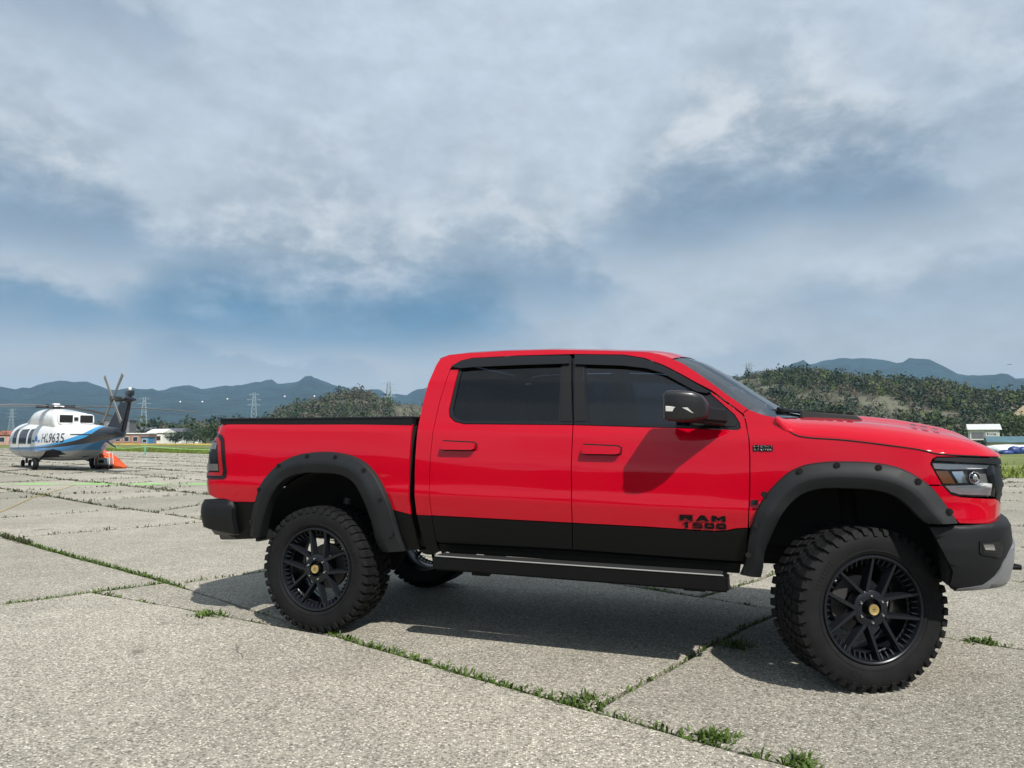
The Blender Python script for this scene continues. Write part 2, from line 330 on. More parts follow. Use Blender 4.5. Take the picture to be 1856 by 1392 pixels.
for poly in cells:
    for i in range(len(poly)):
        p, q = poly[i], poly[(i + 1) % len(poly)]; key = tuple(sorted(((round(p[0], 2), round(p[1], 2)), (round(q[0], 2), round(q[1], 2)))))
        if key in done: continue
        done.add(key); p, q = np.array(p), np.array(q); ln = np.linalg.norm(q - p); c = ab(*((p + q) / 2)); d = np.hypot(*c); azc = abs(math.degrees(math.atan2(c[0], c[1])))
        if azc > 42 or c[1] < 1: continue
        step = .03 if d < 12 else (.06 if d < 22 else .16 if d < 40 else .3); cnt = max(1, int(ln / step))
        T = (np.arange(cnt) + rng.uniform(0, 1, cnt)) / cnt; Q = wander(p + (q - p) * T[:, None])
        main = abs(p[1]) < .02 and abs(q[1]) < .02
        for (a, b) in Q:
            x, y = ab(a, b); dd = math.hypot(x, y)
            hd = hsh(a * .55, b * .55) * .6 + .4 * hsh(a * 1.7 + 5, b * 1.7)
            th = .46 if dd > 12 else .54
            if main and -9 < a < 8.5: th = .18 if a < 0 or a > 2.6 else .66
            elif abs(a + .1) < .3 and -2.9 < b < 1.3: th = .05 if b < .05 else .45
            elif abs(a - 5) < .35 and 0 < b < 2.85: th = .5
            elif abs(b - 2.85) < .3 and 4 < a < 12: th = .5
            if hd < th: continue
            s_ = min(1.0, (hd - th) * 4 + .35)
            if dd < 12: bl.plant(x, y, -.03, random.randint(4, 7), .055 * s_ + .022, .020, .0058, .35)
            elif dd < 22: bf.plant(x, y, -.03, 4, .07 * s_ + .04, .03, .008)
            else: bf.plant(x, y, -.03, 5, .07 * s_ + .05, .09, .016)
o = mesh('weeds', bl.v, bl.f, M_WEED); tag(o, 'low green weeds sprouting from the joints of the concrete apron', 'weeds', kind='stuff')
o = mesh('dry_weeds', bf.v, bf.f, foliage_mat('dry_weed_leaf', (.062, .080, .026), .4, 3)); tag(o, 'dark dry weeds along the far joints of the apron', 'weeds', kind='stuff')
def weed_clump(x, y, r, label):
    b = Blades()
    for _ in range(int(26 * r / .1)):
        t = random.uniform(0, 6.28); q = r * random.uniform(0, 1) ** .85; b.plant(x + q * math.cos(t) * 1.25 - x, y + q * math.sin(t) * .7 - y, -.03, 5, .085 * (1.25 - .5 * q / r), .02, .0068, .4)
    o = mesh('weed_clump', b.v, b.f, M_WEED, loc=(x, y, 0)); tag(o, label, 'weed', 'larger weed clumps on the apron joints')
for (x, y, r, lb) in ((-2.47, 6.03, .17, 'broad green weed clump on the crack behind the rear bumper of the red pickup'),
                      (.36, 4.13, .12, 'dense weed clump on the long joint where a hairline crack branches towards the front wheel'),
                      (.98, 3.62, .12, 'rounded weed clump on the long joint in front of the pickup, between two bare stretches'),
                      (1.27, 3.36, .075, 'small upright weed clump ending the long joint in front of the pickup'),
                      (1.55, 5.18, .12, 'weed clump half in the shadow of the pickup just behind its front wheel'),
                      (3.3, 5.28, .10, 'weed clump on the joint just past the front bumper of the pickup')): weed_clump(x, y, r, lb)
gb = Blades()
for _ in range(9000):
    a = random.uniform(-100, 22); b = 28.45 + abs(random.gauss(0, 7)); x, y = ab(a, b)
    if y < 5 or abs(x / y) > .85: continue
    gb.plant(x, y, -.03, 3, .22, .12, .03, .9)
o = mesh('field_grass', gb.v, gb.f, M_GRASS); tag(o, 'rough green grass along the edge of the apron', 'grass', kind='stuff')

# ---- mountains all round the valley; the stretch in view follows the real skyline
def skyline(pts, az):
    P = sorted([(math.atan2(at(x, y, 1).x, 1), (at(x, y, 1).z - 1.434) * math.cos(math.atan2(at(x, y, 1).x, 1))) for x, y in pts]); A = np.array(P); return np.interp(az, A[:, 0], A[:, 1])
def nz(x, seed=0, oct_=5, base=1.0):
    r = np.random.default_rng(seed); s = np.zeros_like(x)
    for i in range(oct_): s += np.sin(x * base * 2 ** i * r.uniform(.8, 1.25) + r.uniform(0, 6.28)) / 1.7 ** i
    return s
FAR = [(-300, 705), (-100, 700), (0, 708), (25, 712), (70, 695), (100, 690), (160, 694), (195, 706), (240, 703), (290, 709), (330, 699), (362, 708), (400, 705), (450, 697), (500, 694), (545, 691), (575, 687), (600, 695), (640, 705), (700, 716), (740, 713), (790, 706), (860, 712), (950, 718), (1050, 712), (1150, 722), (1250, 716), (1330, 705), (1380, 686), (1420, 668), (1480, 655), (1530, 650), (1600, 651), (1650, 658), (1690, 664), (1720, 674), (1760, 681), (1800, 682), (1856, 690), (1950, 684), (2100, 695)]
azs = np.linspace(-math.pi, math.pi, 900); e = skyline(FAR, azs); bk = np.abs(azs) > 0.72
e = np.where(bk, .055 + .012 * nz(azs, 4, 5, 5), e); w = np.clip((np.abs(azs) - .60) / .25, 0, 1); e0 = skyline(FAR, azs); e = e0 * (1 - w) + (.058 + .010 * nz(azs, 4, 5, 5)) * w
e = e + .0012 * nz(azs, 9, 6, 60)
rs = np.array([900, 1300, 1700, 2100, 2500, 2800, 3000, 3300, 3800]); sh = np.array([.0, .05, .20, .45, .75, .92, 1.0, .75, .2]); G = []
for r, s_ in zip(rs, sh):
    rid = .10 * nz(azs, int(r), 5, 26) * (0 if s_ in (0., 1.) else 1)
    hgt = np.maximum(e * 3000 * np.clip(s_ + rid * s_, 0, 1.0) + (1.434 if s_ == 1 else 0), -.2); G.append(np.c_[r * np.sin(azs), r * np.cos(azs), hgt if s_ > 0 else np.full_like(azs, -.2)])
o = grid_mesh('mountains', np.array(G), M_MTN); tag(o, kind='structure')
# wooded slopes close behind the viewer (what the car paint mirrors)
azb = np.linspace(R(84), R(276), 160); G = []
for r, s_ in ((75, 0), (85, .45), (100, .8), (125, 1.0), (170, .8)):
    hb = (.135 + .022 * nz(azb, 31, 5, 9) + .006 * nz(azb, 37, 4, 60)) * np.clip(np.minimum(azb - R(84), R(276) - azb) / .5, .0, 1) * 125 * s_; G.append(np.c_[r * np.sin(azb), r * np.cos(azb), hb - .2])
tag(grid_mesh('wooded_slope', np.array(G), mat("wooded_slope_green", (.014, .020, .010), .95, noise=(.2, .5))), kind='structure')
def hill(name, pts, r0, r1, seed, mat_, za=.35):
    A = np.array([math.atan2(at(x, y, 1).x, 1) for x, y in pts]); az = np.linspace(A.min(), A.max(), 90); e = skyline(pts, az); T = np.linspace(0, 1.35, 26); G = []
    endw = np.clip(np.minimum((az - az[0]), (az[-1] - az)) / .05, 0, 1)
    for t in T:
        r = r0 + (r1 - r0) * t; s_ = math.sin(min(t, 1) * math.pi / 2) ** 1.25 if t <= 1 else 1 - (t - 1) * 1.2
        hh = (e * r1 + 1.434) * s_ + (1.2 * nz(az * r / 22., seed + int(t * 40), 3, 1.0) * s_ * (0 if abs(t - 1) < .02 else 1)) - 1.0 * (t == 0)
        G.append(np.c_[r * np.sin(az), r * np.cos(az), np.maximum(hh, -.3) * (.25 + .75 * endw)])
    G = np.array(G); o = grid_mesh(name, G, mat_); tag(o, kind='structure'); return G
HR = [(1230, 785), (1290, 722), (1322, 702), (1345, 698), (1380, 693), (1430, 690), (1500, 694), (1560, 701), (1620, 704), (1680, 707), (1740, 715), (1790, 725), (1830, 725), (1870, 720), (1960, 711), (2080, 706), (2250, 730)]
HM = [(440, 770), (480, 759), (530, 748), (570, 736), (610, 724), (650, 716), (690, 725), (720, 738), (760, 742), (800, 748), (860, 760), (920, 775)]
GR = hill('hillside', HR, 170, 380, 3, M_HILL); GM = hill('low_hill', HM, 260, 420, 8, M_HILL)
GL = hill('wooded_rise', [(130, 792), (250, 786), (300, 783), (360, 778), (400, 775), (460, 775), (520, 782), (560, 792)], 230, 330, 14, M_HILL)
M_CR = [foliage_mat("crown_dark_pine", (.036, .057, .040), .25, .25, .1), foliage_mat("crown_green", (.058, .084, .042), .25, .25, .2), foliage_mat("crown_olive", (.082, .088, .052), .25, .25, .2), foliage_mat("crown_spring", (.100, .135, .038), .3, .25, .25), foliage_mat("crown_bare_brush", (.125, .108, .082), .3, .25, .1)]
def crown_quads(cx, cy, cz, rx, rz, n, size, rs_=rng):
    d = rs_.normal(size=(n, 3)); d /= np.linalg.norm(d, axis=1)[:, None]; rad = rs_.uniform(.45, 1.0, n) ** .6
    c = np.c_[d[:, 0] * rx * rad, d[:, 1] * rx * rad, d[:, 2] * rz * rad] * (1 + .22 * np.sin(d[:, 0:1] * 5 + d[:, 1:2] * 4 + cx)) + [cx, cy, cz]
    u = rs_.normal(size=(n, 3)); u /= np.linalg.norm(u, axis=1)[:, None]; w_ = np.cross(u, rs_.normal(size=(n, 3))); w_ /= np.linalg.norm(w_, axis=1)[:, None]
    s_ = (size * rs_.uniform(.6, 1.4, n))[:, None]; return np.stack([c - u * s_ - w_ * s_ * .7, c + u * s_ - w_ * s_ * .7, c + u * s_ + w_ * s_ * .7, c - u * s_ + w_ * s_ * .7], 1)
def forest(name, G, cnt, hmin, hmax, tmax, weights, label, n=64, tmin=.0, patch=True):
    nT, nA = G.shape[:2]; V = []; MI = []
    for _ in range(cnt):
        t = random.uniform(tmin, tmax) * (nT - 1) / 1.35; a = random.uniform(0, nA - 1.01); i, j = int(t), int(a); fi, fj = t - i, a - j
        if i >= nT - 1: continue
        p = (G[i, j] * (1 - fi) * (1 - fj) + G[i + 1, j] * fi * (1 - fj) + G[i, j + 1] * (1 - fi) * fj + G[i + 1, j + 1] * fi * fj); h = random.uniform(hmin, hmax)
        pt = .5 + .25 * math.sin(p[0] * .06 + p[1] * .021) + .25 * math.sin(p[0] * .017 - p[1] * .055 + 2) * math.cos(p[0] * .11 + 1)
        if patch and pt < .36 and random.random() < .45: continue
        h *= random.choice((.6, .8, 1, 1, 1.35))
        if patch and pt < .42 and random.random() < .85: h *= .40; k = random.choice([2, 4, 4])
        else: k = random.choices(range(5), weights)[0]
        if k == 0: h *= 1.15
        q = crown_quads(p[0], p[1], p[2] + h * .42, h * (.48 if k else .34), h * .52, n, h * .062); V.append(q); MI += [k] * n
    V = np.concatenate(V).reshape(-1, 3); F = np.arange(len(V)).reshape(-1, 4); me = bpy.data.meshes.new(name); me.vertices.add(len(V)); me.vertices.foreach_set('co', V.ravel()); me.loops.add(len(V)); me.loops.foreach_set('vertex_index', F.ravel())
    me.polygons.add(len(F)); me.polygons.foreach_set('loop_start', np.arange(0, len(V), 4)); me.polygons.foreach_set('loop_total', np.full(len(F), 4)); me.polygons.foreach_set('material_index', MI)
    for m_ in M_CR: me.materials.append(m_)
    me.update(calc_edges=True); o = link(name, me); tag(o, label, 'wood', kind='stuff')
forest('hillside_wood', GR, 6000, 2.0, 4.2, 1.02, (2.2, 4, 4, 1.5, 1.5), 'mixed wood of pines and spring green trees covering the hillside beyond the hood')
forest('low_hill_wood', GM, 1300, 2.6, 5.0, 1.03, (2, 3, 4, 1, 2.5), 'olive and brown wood on the low hill behind the truck bed', tmin=.2)
forest('valley_wood', GL, 600, 2.5, 4.6, 1.03, (3, 4, 2, 1, .3), 'dark tree belt behind the white houses of the town', patch=False)
# bare earth cut on the hillside
azc0 = math.atan2(1858 - 928, 1326); G = []
for t in np.linspace(0, 1, 9):
    G.append([((190 + 22 * t + 4 * s_ * s_) * math.sin(azc0 + s_ * .040), (190 + 22 * t + 4 * s_ * s_) * math.cos(azc0 + s_ * .040), max(-.2, (9.5 * t ** .8) * (1 - (abs(s_ - .25) / 1.1) ** 2.2) + .3 * math.sin(9 * s_ + 7 * t))) for s_ in np.linspace(-.85, 1.2, 24)])
o = grid_mesh('earth_cut', np.array(G), M_SAND); tag(o, kind='structure')

# ---- trees one can tell apart
M_BARK = mat("bark", (.09, .07, .05), .9, noise=(6, .3))
def tree(x, y, h, rx, k, label, z=-.1, group=None, n=900):
    r_ = np.random.default_rng(int(abs(x * 13 + y * 7)) + 5); T = empty('tree', (x, y, z), 0, label, 'tree', group)
    bm = bmesh.new(); bm_tube(bm, [(0, 0, 0), (.05 * h * .2, 0, h * .3), (0, .03 * h, h * .62), (.02 * h, 0, h * .85)], [h * .03, h * .022, h * .014, h * .005], 7)
    for q in range(5):
        t = q * 1.35 + .4; b0 = h * (.28 + .09 * q); bm_tube(bm, [(0, 0, b0), (math.cos(t) * rx * .45, math.sin(t) * rx * .45, b0 + h * .13), (math.cos(t) * rx * .8, math.sin(t) * rx * .8, b0 + h * .19)], [h * .012, h * .008, h * .003], 5)
    from_bm('trunk', bm, M_BARK, T, True)
    V = []
    for q in range(11):
        t = r_.uniform(0, 6.28); s_ = r_.uniform(.1, .62); zz = r_.uniform(.32, .86); V.append(crown_quads(math.cos(t) * rx * s_, math.sin(t) * rx * s_, h * zz, rx * r_.uniform(.35, .55), h * r_.uniform(.12, .19), n // 11, h * .03, r_))
    V = np.concatenate(V).reshape(-1, 3); mesh('crown', V, np.arange(len(V)).reshape(-1, 4), M_CR[k], T)
for (px, Y, h, rx, k, lb) in ((318, 150, 2.9, 2.2, 0, 'dark round tree left of the twin dark trees before the white houses'), (338, 150, 3.3, 3.0, 0, 'broad dark tree in front of the long white house'), (352, 155, 3.2, 2.3, 1, 'small green tree between the dark tree and the pickup'),
                              (372, 160, 3.9, 2.5, 1, 'taller light green tree nearest to the tailgate of the pickup'), (388, 158, 4.7, 2.3, 1, 'tall green tree rising beside the tail light of the pickup'), (40, 170, 4.4, 2.6, 0, 'dark bare-topped tree behind the pink house'), (9, 165, 3.4, 2.6, 1, 'green tree at the foot of the pylon past the helicopter nose'),
                              (1838, 125, 5.0, 5.0, 1, 'bushy green tree below the bare earth cut'), (1862, 128, 5.4, 4.6, 3, 'bright green tree next to the bushy one below the bare earth cut'), (1768, 140, 4.2, 3.0, 2, 'olive shrub tree behind the sign building')):
    p = at(px, 800, Y); zz = -.1
    if px > 1700: zz = 1.0 if px < 1800 else 1.3
    tree(p.x, Y, h, rx, k, lb, zz, 'trees beyond the grass field')

# ---- buildings of the town
def wallm(n_, c): return mat(n_, c, .85, noise=(.6, .12))
M_WW = wallm("white_render", (.72, .71, .68)); M_GW = wallm("grey_cladding", (.16, .16, .18)); M_RW = wallm("brick_wall", (.33, .17, .12)); M_BW = wallm("blue_sheet", (.07, .22, .42)); M_PW = wallm("pink_render", (.48, .28, .23)); M_CW = wallm("cream_render", (.58, .53, .43)); M_GN = wallm("pale_green_cladding", (.42, .52, .40))
M_RF = mat("slate_roof", (.10, .10, .12), .7, noise=(1, .2)); M_RR = mat("red_tile_roof", (.30, .10, .07), .8, noise=(1, .2)); M_RB = mat("blue_metal_roof", (.07, .14, .17), .5, noise=(1, .15)); M_WIN = mat("dark_window_pane", (.03, .035, .045), .15); M_MET = mat("galvanised_steel", (.42, .45, .46), .5, .6); M_WHT = mat("white_metal_sheet", (.55, .56, .56), .5, noise=(.8, .1))
def building(name, px, Y, w, d, h, wm, roof, rm, label, cat='house', wins=(3, 1), rz=0., z=-.1, lift=0.):
    p = at(px, 800, Y); B = empty(name, (p.x, Y, z), rz, label, cat, 'buildings beyond the grass field')
    box('wall', (-w / 2, -d / 2, lift), (w / 2, d / 2, lift + h), wm, B)
    if roof == 'gable':
        rh = min(w, d) * .22; e = .3; bm = bmesh.new(); v = [bm.verts.new(q) for q in ((-w / 2 - e, -d / 2 - e, lift + h - .05), (w / 2 + e, -d / 2 - e, lift + h - .05), (w / 2 + e, d / 2 + e, lift + h - .05), (-w / 2 - e, d / 2 + e, lift + h - .05), (-w / 2 - e, 0, lift + h + rh), (w / 2 + e, 0, lift + h + rh))]
        for f in ((0, 1, 5, 4), (2, 3, 4, 5), (1, 2, 5), (3, 0, 4), (3, 2, 1, 0)): bm.faces.new([v[i] for i in f])
        from_bm('roof', bm, rm, B)
    else: box('roof', (-w / 2 - .15, -d / 2 - .15, lift + h), (w / 2 + .15, d / 2 + .15, lift + h + .25), rm, B)
    nx, nzs = wins
    for i in range(nx):
        for j in range(nzs):
            cx = -w / 2 + w * (i + .5) / nx; cz = lift + h * (j + .52) / nzs; ww = min(.7, w / nx * .3); wh = min(.6, h / nzs * .26); W_ = box('window', (cx - ww, -d / 2 - .06, cz - wh), (cx + ww, -d / 2 + .02, cz + wh), M_WHT, B)
            box('pane', (cx - ww + .1, -d / 2 - .075, cz - wh + .1), (cx + ww - .1, -d / 2 - .055, cz + wh - .1), M_WIN, W_)
    return B
building('warehouse', 217, 190, 6.0, 6, 6.0, M_GW, 'flat', M_RF, 'tall grey block with a dark flat roof behind the helicopter fin', 'building', (2, 2), .2)
building('shop_row', 247, 178, 8.4, 5, 2.5, M_RW, 'flat', M_WW, 'low brick building with a pale flat roof beside the helicopter tail', 'building', (4, 1))
building('shed', 268, 172, 1.8, 3, 1.7, M_BW, 'flat', M_RF, 'small blue shed next to the white gabled house', 'shed', (1, 1))
building('house', 292, 182, 4.0, 5, 2.9, M_WW, 'gable', M_WW, 'white house with a pale gabled roof between blue shed and trees', wins=(2, 1), rz=-.15)
building('house', 318, 200, 5.8, 6, 2.9, M_WW, 'gable', M_RF, 'white house with a dark slate roof behind the dark trees', wins=(3, 1))
building('house', 347, 205, 4.6, 5, 2.7, M_WW, 'flat', M_RB, 'white house with a pale blue flat roof past the dark trees', wins=(3, 1), rz=.2)
building('house', 262, 215, 7.0, 5, 3.6, M_CW, 'gable', M_RF, 'cream house with a dark roof standing behind the brick building', wins=(4, 1))
building('house', 22, 165, 4.0, 4, 2.3, M_PW, 'gable', M_RR, 'pink house with a red roof past the nose of the helicopter', wins=(2, 1), rz=.1)
building('house', 2, 175, 4.5, 4, 2.0, M_WW, 'gable', M_RB, 'white house with a blue roof next to the pink house', wins=(2, 1))
# right side: sign building on stilts and the long shed
p = at(1783, 788, 108); sb = building('sign_building', 1783, 108, 3.6, 4.5, 1.55, M_WW, 'gable', M_WHT, 'small white sign building raised on steel legs beyond the hood', 'building', (0, 0), -.5, -.1, 1.25)
for sx in (-1.6, 1.6):
    for sy in (-2, 2): box('leg', (sx - .1, sy - .1, 0), (sx + .1, sy + .1, 1.26), M_MET, sb)
M_SIGN = mat('sign_ink', (.05, .05, .07), .6); bd = box('sign_board', (.1, -2.36, 1.45), (1.7, -2.27, 2.7), M_WHT, sb)
for k, (x0, x1, z0, z1) in enumerate(((.28, .42, 1.95, 2.3), (.52, .62, 2.05, 2.2), (.66, .78, 2.0, 2.12), (.82, .90, 2.05, 2.22), (.98, 1.08, 2.0, 2.22), (1.16, 1.34, 1.95, 2.2))): box('sign_stroke', (x0, -2.368, z0), (x1, -2.358, z1), M_SIGN, bd)
box('side_window', (-1.6, -2.30, 1.5), (-.1, -2.24, 2.3), M_GW, sb)
building('long_shed', 1850, 92, 7.0, 3.2, 1.05, M_CW, 'gable', M_RB, 'long cream shed with a blue metal roof beyond the front bumper', 'building', (1, 1), -.45)
def wrapped(name, px, Y, w, h, m, label, z=-.1):
    p = at(px, 800, Y); bm = bmesh.new(); bmesh.ops.create_icosphere(bm, subdivisions=3, radius=1.0)
    for v in bm.verts:
        c = v.co; sq = lambda a: math.copysign(abs(a) ** .55, a); v.co = Vector((sq(c.x) * w / 2, sq(c.y) * w * .4, max(0, sq(c.z)) * h * (1 + .06 * math.sin(c.x * 9 + c.y * 5)) + .02 * math.sin(c.x * 21)))
    return tag(from_bm(name, bm, m, None, True, loc=(p.x, Y, z)), label, 'tarp')
M_TW = mat("white_tarp", (.68, .69, .70), .5, noise=(3, .15)); M_TB = mat("blue_tarp", (.012, .04, .17), .45, noise=(3, .3))
wrapped('covered_pile', 1826, 74, 4.2, .85, M_TW, 'long pile under a white tarp in front of the cream shed'); wrapped('covered_pile', 1837, 68, .95, .75, M_TB, 'upright stack under a blue tarp before the white tarp pile'); wrapped('covered_pile', 1822, 67, 1.1, .45, M_TB, 'low heap under a blue tarp beside the upright blue stack'); wrapped('covered_pile', 1853, 69, .9, .7, M_TB, 'squat stack under a blue tarp at the far end of the white tarp pile')

# ---- lattice pylons and the line with marker balls
M_PY = mat("pylon_steel", (.30, .36, .38), .6, .2)
def pylon(px, py, Y, h, label, zb=-.1):
    p = at(px, py, Y); T = empty('power_pylon', (p.x, Y, zb), .35, label, 'pylon', 'power pylons'); H_ = p.z - zb; bw, tw = H_ * .095, H_ * .028; bm = bmesh.new(); r = H_ * .0058
    for sx in (-1, 1):
        for sy in (-1, 1): bm_tube(bm, [(sx * bw, sy * bw, 0), (sx * tw * 1.4, sy * tw * 1.4, H_ * .72), (sx * tw * .7, sy * tw * .7, H_)], r, 5)
    lv = [0, .14, .27, .39, .5, .6, .69, .78, .87, .95]
    W_ = lambda t: bw + (tw * 1.4 - bw) * t / .72 if t < .72 else tw * 1.4 - tw * .7 * (t - .72) / .28
    for t0, t1 in zip(lv, lv[1:]):
        a, b = W_(t0), W_(t1)
        for k in range(4):
            c0, s0 = [(-1, -1), (1, -1), (1, 1), (-1, 1)][k], [(1, -1), (1, 1), (-1, 1), (-1, -1)][k]
            bm_tube(bm, [(c0[0] * a, c0[1] * a, t0 * H_), (s0[0] * b, s0[1] * b, t1 * H_)], r * .6, 4); bm_tube(bm, [(s0[0] * a, s0[1] * a, t0 * H_), (c0[0] * b, c0[1] * b, t1 * H_)], r * .6, 4)
    from_bm('lattice_mast', bm, M_PY, T)
    for t, l in ((.74, .13), (.85, .15), (.96, .11)):
        bm = bmesh.new(); L_ = l * H_
        bm_tube(bm, [(-L_, 0, t * H_), (L_, 0, t * H_)], r * .7, 4); bm_tube(bm, [(-L_, 0, t * H_), (0, 0, (t + .04) * H_)], r * .55, 4); bm_tube(bm, [(L_, 0, t * H_), (0, 0, (t + .04) * H_)], r * .55, 4); from_bm('cross_arm', bm, M_PY, T)
    return Vector((p.x, Y, p.z))
q1 = pylon(22, 741, 640, 30, 'pale pylon standing behind the nose of the helicopter'); q2 = pylon(262, 720, 620, 40, 'slim pylon above the brick building by the helicopter fin'); q3 = pylon(461, 712, 640, 40, 'pylon on the valley floor above the tonneau cover'); q4 = pylon(705, 692, 560, 45, 'pylon on the shoulder of the low hill next to the cab'); q5 = pylon(1357, 658, 470, 60, 'tall pylon seen past the windshield on the wooded hillside')
M_WIRE = mat("wire", (.25, .27, .28), .6); M_BALL = mat("marker_ball_white", (.8, .8, .8), .5)
def power_line(a, b, sag, balls, label):
    pts = [a.lerp(b, t) - Vector((0, 0, sag * 4 * t * (1 - t))) for t in np.linspace(0, 1, 17)]; o = tube('power_line', pts, .035, M_WIRE, None, 4); tag(o, label, 'cable', 'power lines between the pylons')
    bm = bmesh.new(); bmesh.ops.create_icosphere(bm, subdivisions=2, radius=.75); me = bpy.data.meshes.new('marker_ball'); bm.to_mesh(me); bm.free(); me.materials.append(M_BALL)
    for t in balls: p = a.lerp(b, t) - Vector((0, 0, sag * 4 * t * (1 - t))); link('marker_ball', me, o, loc=p)
power_line(q2, q3, 6.0, (.32, .52, .75), 'power line with white marker balls between the fin pylon and the tonneau pylon'); power_line(q3, q4, 7.0, (.25, .48, .76), 'power line with white marker balls climbing towards the pylon next to the cab'); power_line(q1, q2, 6.0, (), 'plain power line between the nose pylon and the fin pylon')

# ---- cordon tape, rope, guard rail
def tape_mat(name, c):
    m = mat(name, c, .5); nt = m.node_tree; t = nt.nodes.new('ShaderNodeBsdfTranslucent'); t.inputs[0].default_value = (*c, 1); mx = nt.nodes.new('ShaderNodeMixShader'); mx.inputs[0].default_value = .4; o = nt.nodes['Material Output']
    nt.links.new(nt.nodes['Principled BSDF'].outputs[0], mx.inputs[1]); nt.links.new(t.outputs[0], mx.inputs[2]); nt.links.new(mx.outputs[0], o.inputs[0]); return m
M_TG = tape_mat("green_tape", (.32, .66, .22)); M_TY = tape_mat("yellow_tape", (.85, .62, .12)); M_RP = mat("yellow_rope", (.50, .38, .10), .8)
def ribbon(name, pts, w, m, label, cat, twist=.5):
    V = []; n = len(pts)
    for i, p in enumerate(pts):
        t = twist * math.sin(i * .9) + .6; V += [(p[0], p[1] - w / 2 * math.cos(t), p[2]), (p[0], p[1] + w / 2 * math.cos(t), p[2] + w * math.sin(t))]
    return tag(mesh(name, V, [(2 * i, 2 * i + 2, 2 * i + 3, 2 * i + 1) for i in range(n - 1)], m), label, cat)
ribbon('barrier_tape', [(-18.5 + t * 19.5, 22.75 - .4 * t + .02 * math.sin(t * 60), .008 + .012 * abs(math.sin(t * 47))) for t in np.linspace(0, 1, 80)], .048, M_TG, 'green tape lying across the apron between the pickup and the helicopter', 'tape')
tag(tube('rope', [(-9.2 - 4.4 * t + .08 * math.sin(t * 9), 12.4 + 10.5 * t, .010) for t in np.linspace(0, 1, 40)], .0075, M_RP, None, 6), 'thin yellow rope lying on the slabs in front of the green tape', 'rope')
pp = at(263, 824, 63); po = box('barrier_post', (-.045, -.045, 0), (.045, .045, .78), mat("green_post", (.10, .42, .28), .6), None, .01, (pp.x, 63, -.03)); tag(po, 'thin green post at the edge of the grass holding the far tape', 'post')
ribbon('barrier_tape', [(pp.x - 5 + 4.95 * t, 63 + 4 * (1 - t), .55 + .17 * t - .12 * math.sin(math.pi * t)) for t in np.linspace(0, 1, 12)] + [(pp.x + .05 + 9 * t, 63 - 5 * t, .72 - .22 * t - .1 * math.sin(math.pi * t)) for t in np.linspace(0, 1, 14)], .07, M_TG, 'far green tape strung from the thin post along the grass', 'tape', .1)
g0, g1 = at(205, 806, 125), at(440, 806, 118); gr = empty('guard_rail', (g0.x, g0.y, -.1), math.atan2(g1.y - g0.y, g1.x - g0.x), 'yellow guard rail on short posts in front of the town trees', 'guard rail'); LN = (g1 - g0).length
box('rail', (0, -.04, .42), (LN, .04, .62), mat("yellow_rail", (.62, .42, .10), .6, noise=(.5, .3)), gr)
for i in range(12): box('post', (LN * (i + .5) / 12 - .05, .041, 0), (LN * (i + .5) / 12 + .05, .141, .6), M_MET, gr)

# ================================================================== THE PICKUP: body surface (s along the side and round the ends, z up)
def crom(pts, n=16):
    P=np.array(pts,float); Q=[]
    E=np.vstack([2*P[0]-P[1],P,2*P[-1]-P[-2]])
    for i in range(1,len(E)-2):
        a,b,c,d=E[i-1],E[i],E[i+1],E[i+2]
        t0=0;t1=np.linalg.norm(b-a)**.5;t2=t1+np.linalg.norm(c-b)**.5;t3=t2+np.linalg.norm(d-c)**.5
        for k in range(n):
            t=t1+(t2-t1)*k/n
            A1=(t1-t)/(t1-t0)*a+(t-t0)/(t1-t0)*b;A2=(t2-t)/(t2-t1)*b+(t-t1)/(t2-t1)*c;A3=(t3-t)/(t3-t2)*c+(t-t2)/(t3-t2)*d
            B1=(t2-t)/(t2-t0)*A1+(t-t0)/(t2-t0)*A2;B2=(t3-t)/(t3-t1)*A2+(t-t1)/(t3-t1)*A3
            Q.append((t2-t)/(t2-t1)*B1+(t-t1)/(t2-t1)*B2)
    Q.append(P[-1]); return np.array(Q)
class Surf:
    def __init__(self, plan, prof, sig=.008, rake=.02, zoff=1.56, lean=()):
        self.lean=lean; self.wav=0.
        C=crom(plan); L=np.r_[0,np.cumsum(np.linalg.norm(np.diff(C,axis=0),axis=1))]
        i0=np.argmin(abs(C[:,0])); self.L=L-L[i0]+C[i0,0]; self.C=C
        T=np.gradient(C,self.L,axis=0); T/=np.linalg.norm(T,axis=1)[:,None]
        self.N=np.c_[-T[:,1],T[:,0]]  # outward (left of direction of travel in x,u) 
        g=np.arange(-1.6,1.2,.002); pz=np.array(sorted(prof)); d=np.interp(g,pz[:,0],pz[:,1])
        k=np.exp(-.5*(np.arange(-40,41)*.002/sig)**2); k/=k.sum()
        self.g=g; self.d=np.convolve(np.pad(d,40,'edge'),k,'valid'); self.rake=rake; self.zoff=zoff
        self.smin,self.smax=self.L[0],self.L[-1]
    def P(self,s,z,off=0.):
        s=np.asarray(s,float);z=np.asarray(z,float)
        x=np.interp(s,self.L,self.C[:,0]);u=np.interp(s,self.L,self.C[:,1])
        nx=np.interp(s,self.L,self.N[:,0]);nu=np.interp(s,self.L,self.N[:,1])
        d=np.interp(z-(self.zoff-self.rake*x),self.g,self.d)+off+self.wav*(.013*np.sin(1.7*s+.9)+.006*np.sin(4.3*s))*(np.clip(z-(self.zoff-self.rake*x),-.9,0)+.25)
        for s0,s1,z0,k in self.lean:
            w=np.clip((s-s0)/(s1-s0),0,1); w=w*w*(3-2*w); d=d-w*(k*np.maximum(0,z-z0) if k>0 else -k*np.maximum(0,z0-z))
        return np.stack([x+nx*d,u+nu*d,z+0*x],-1)
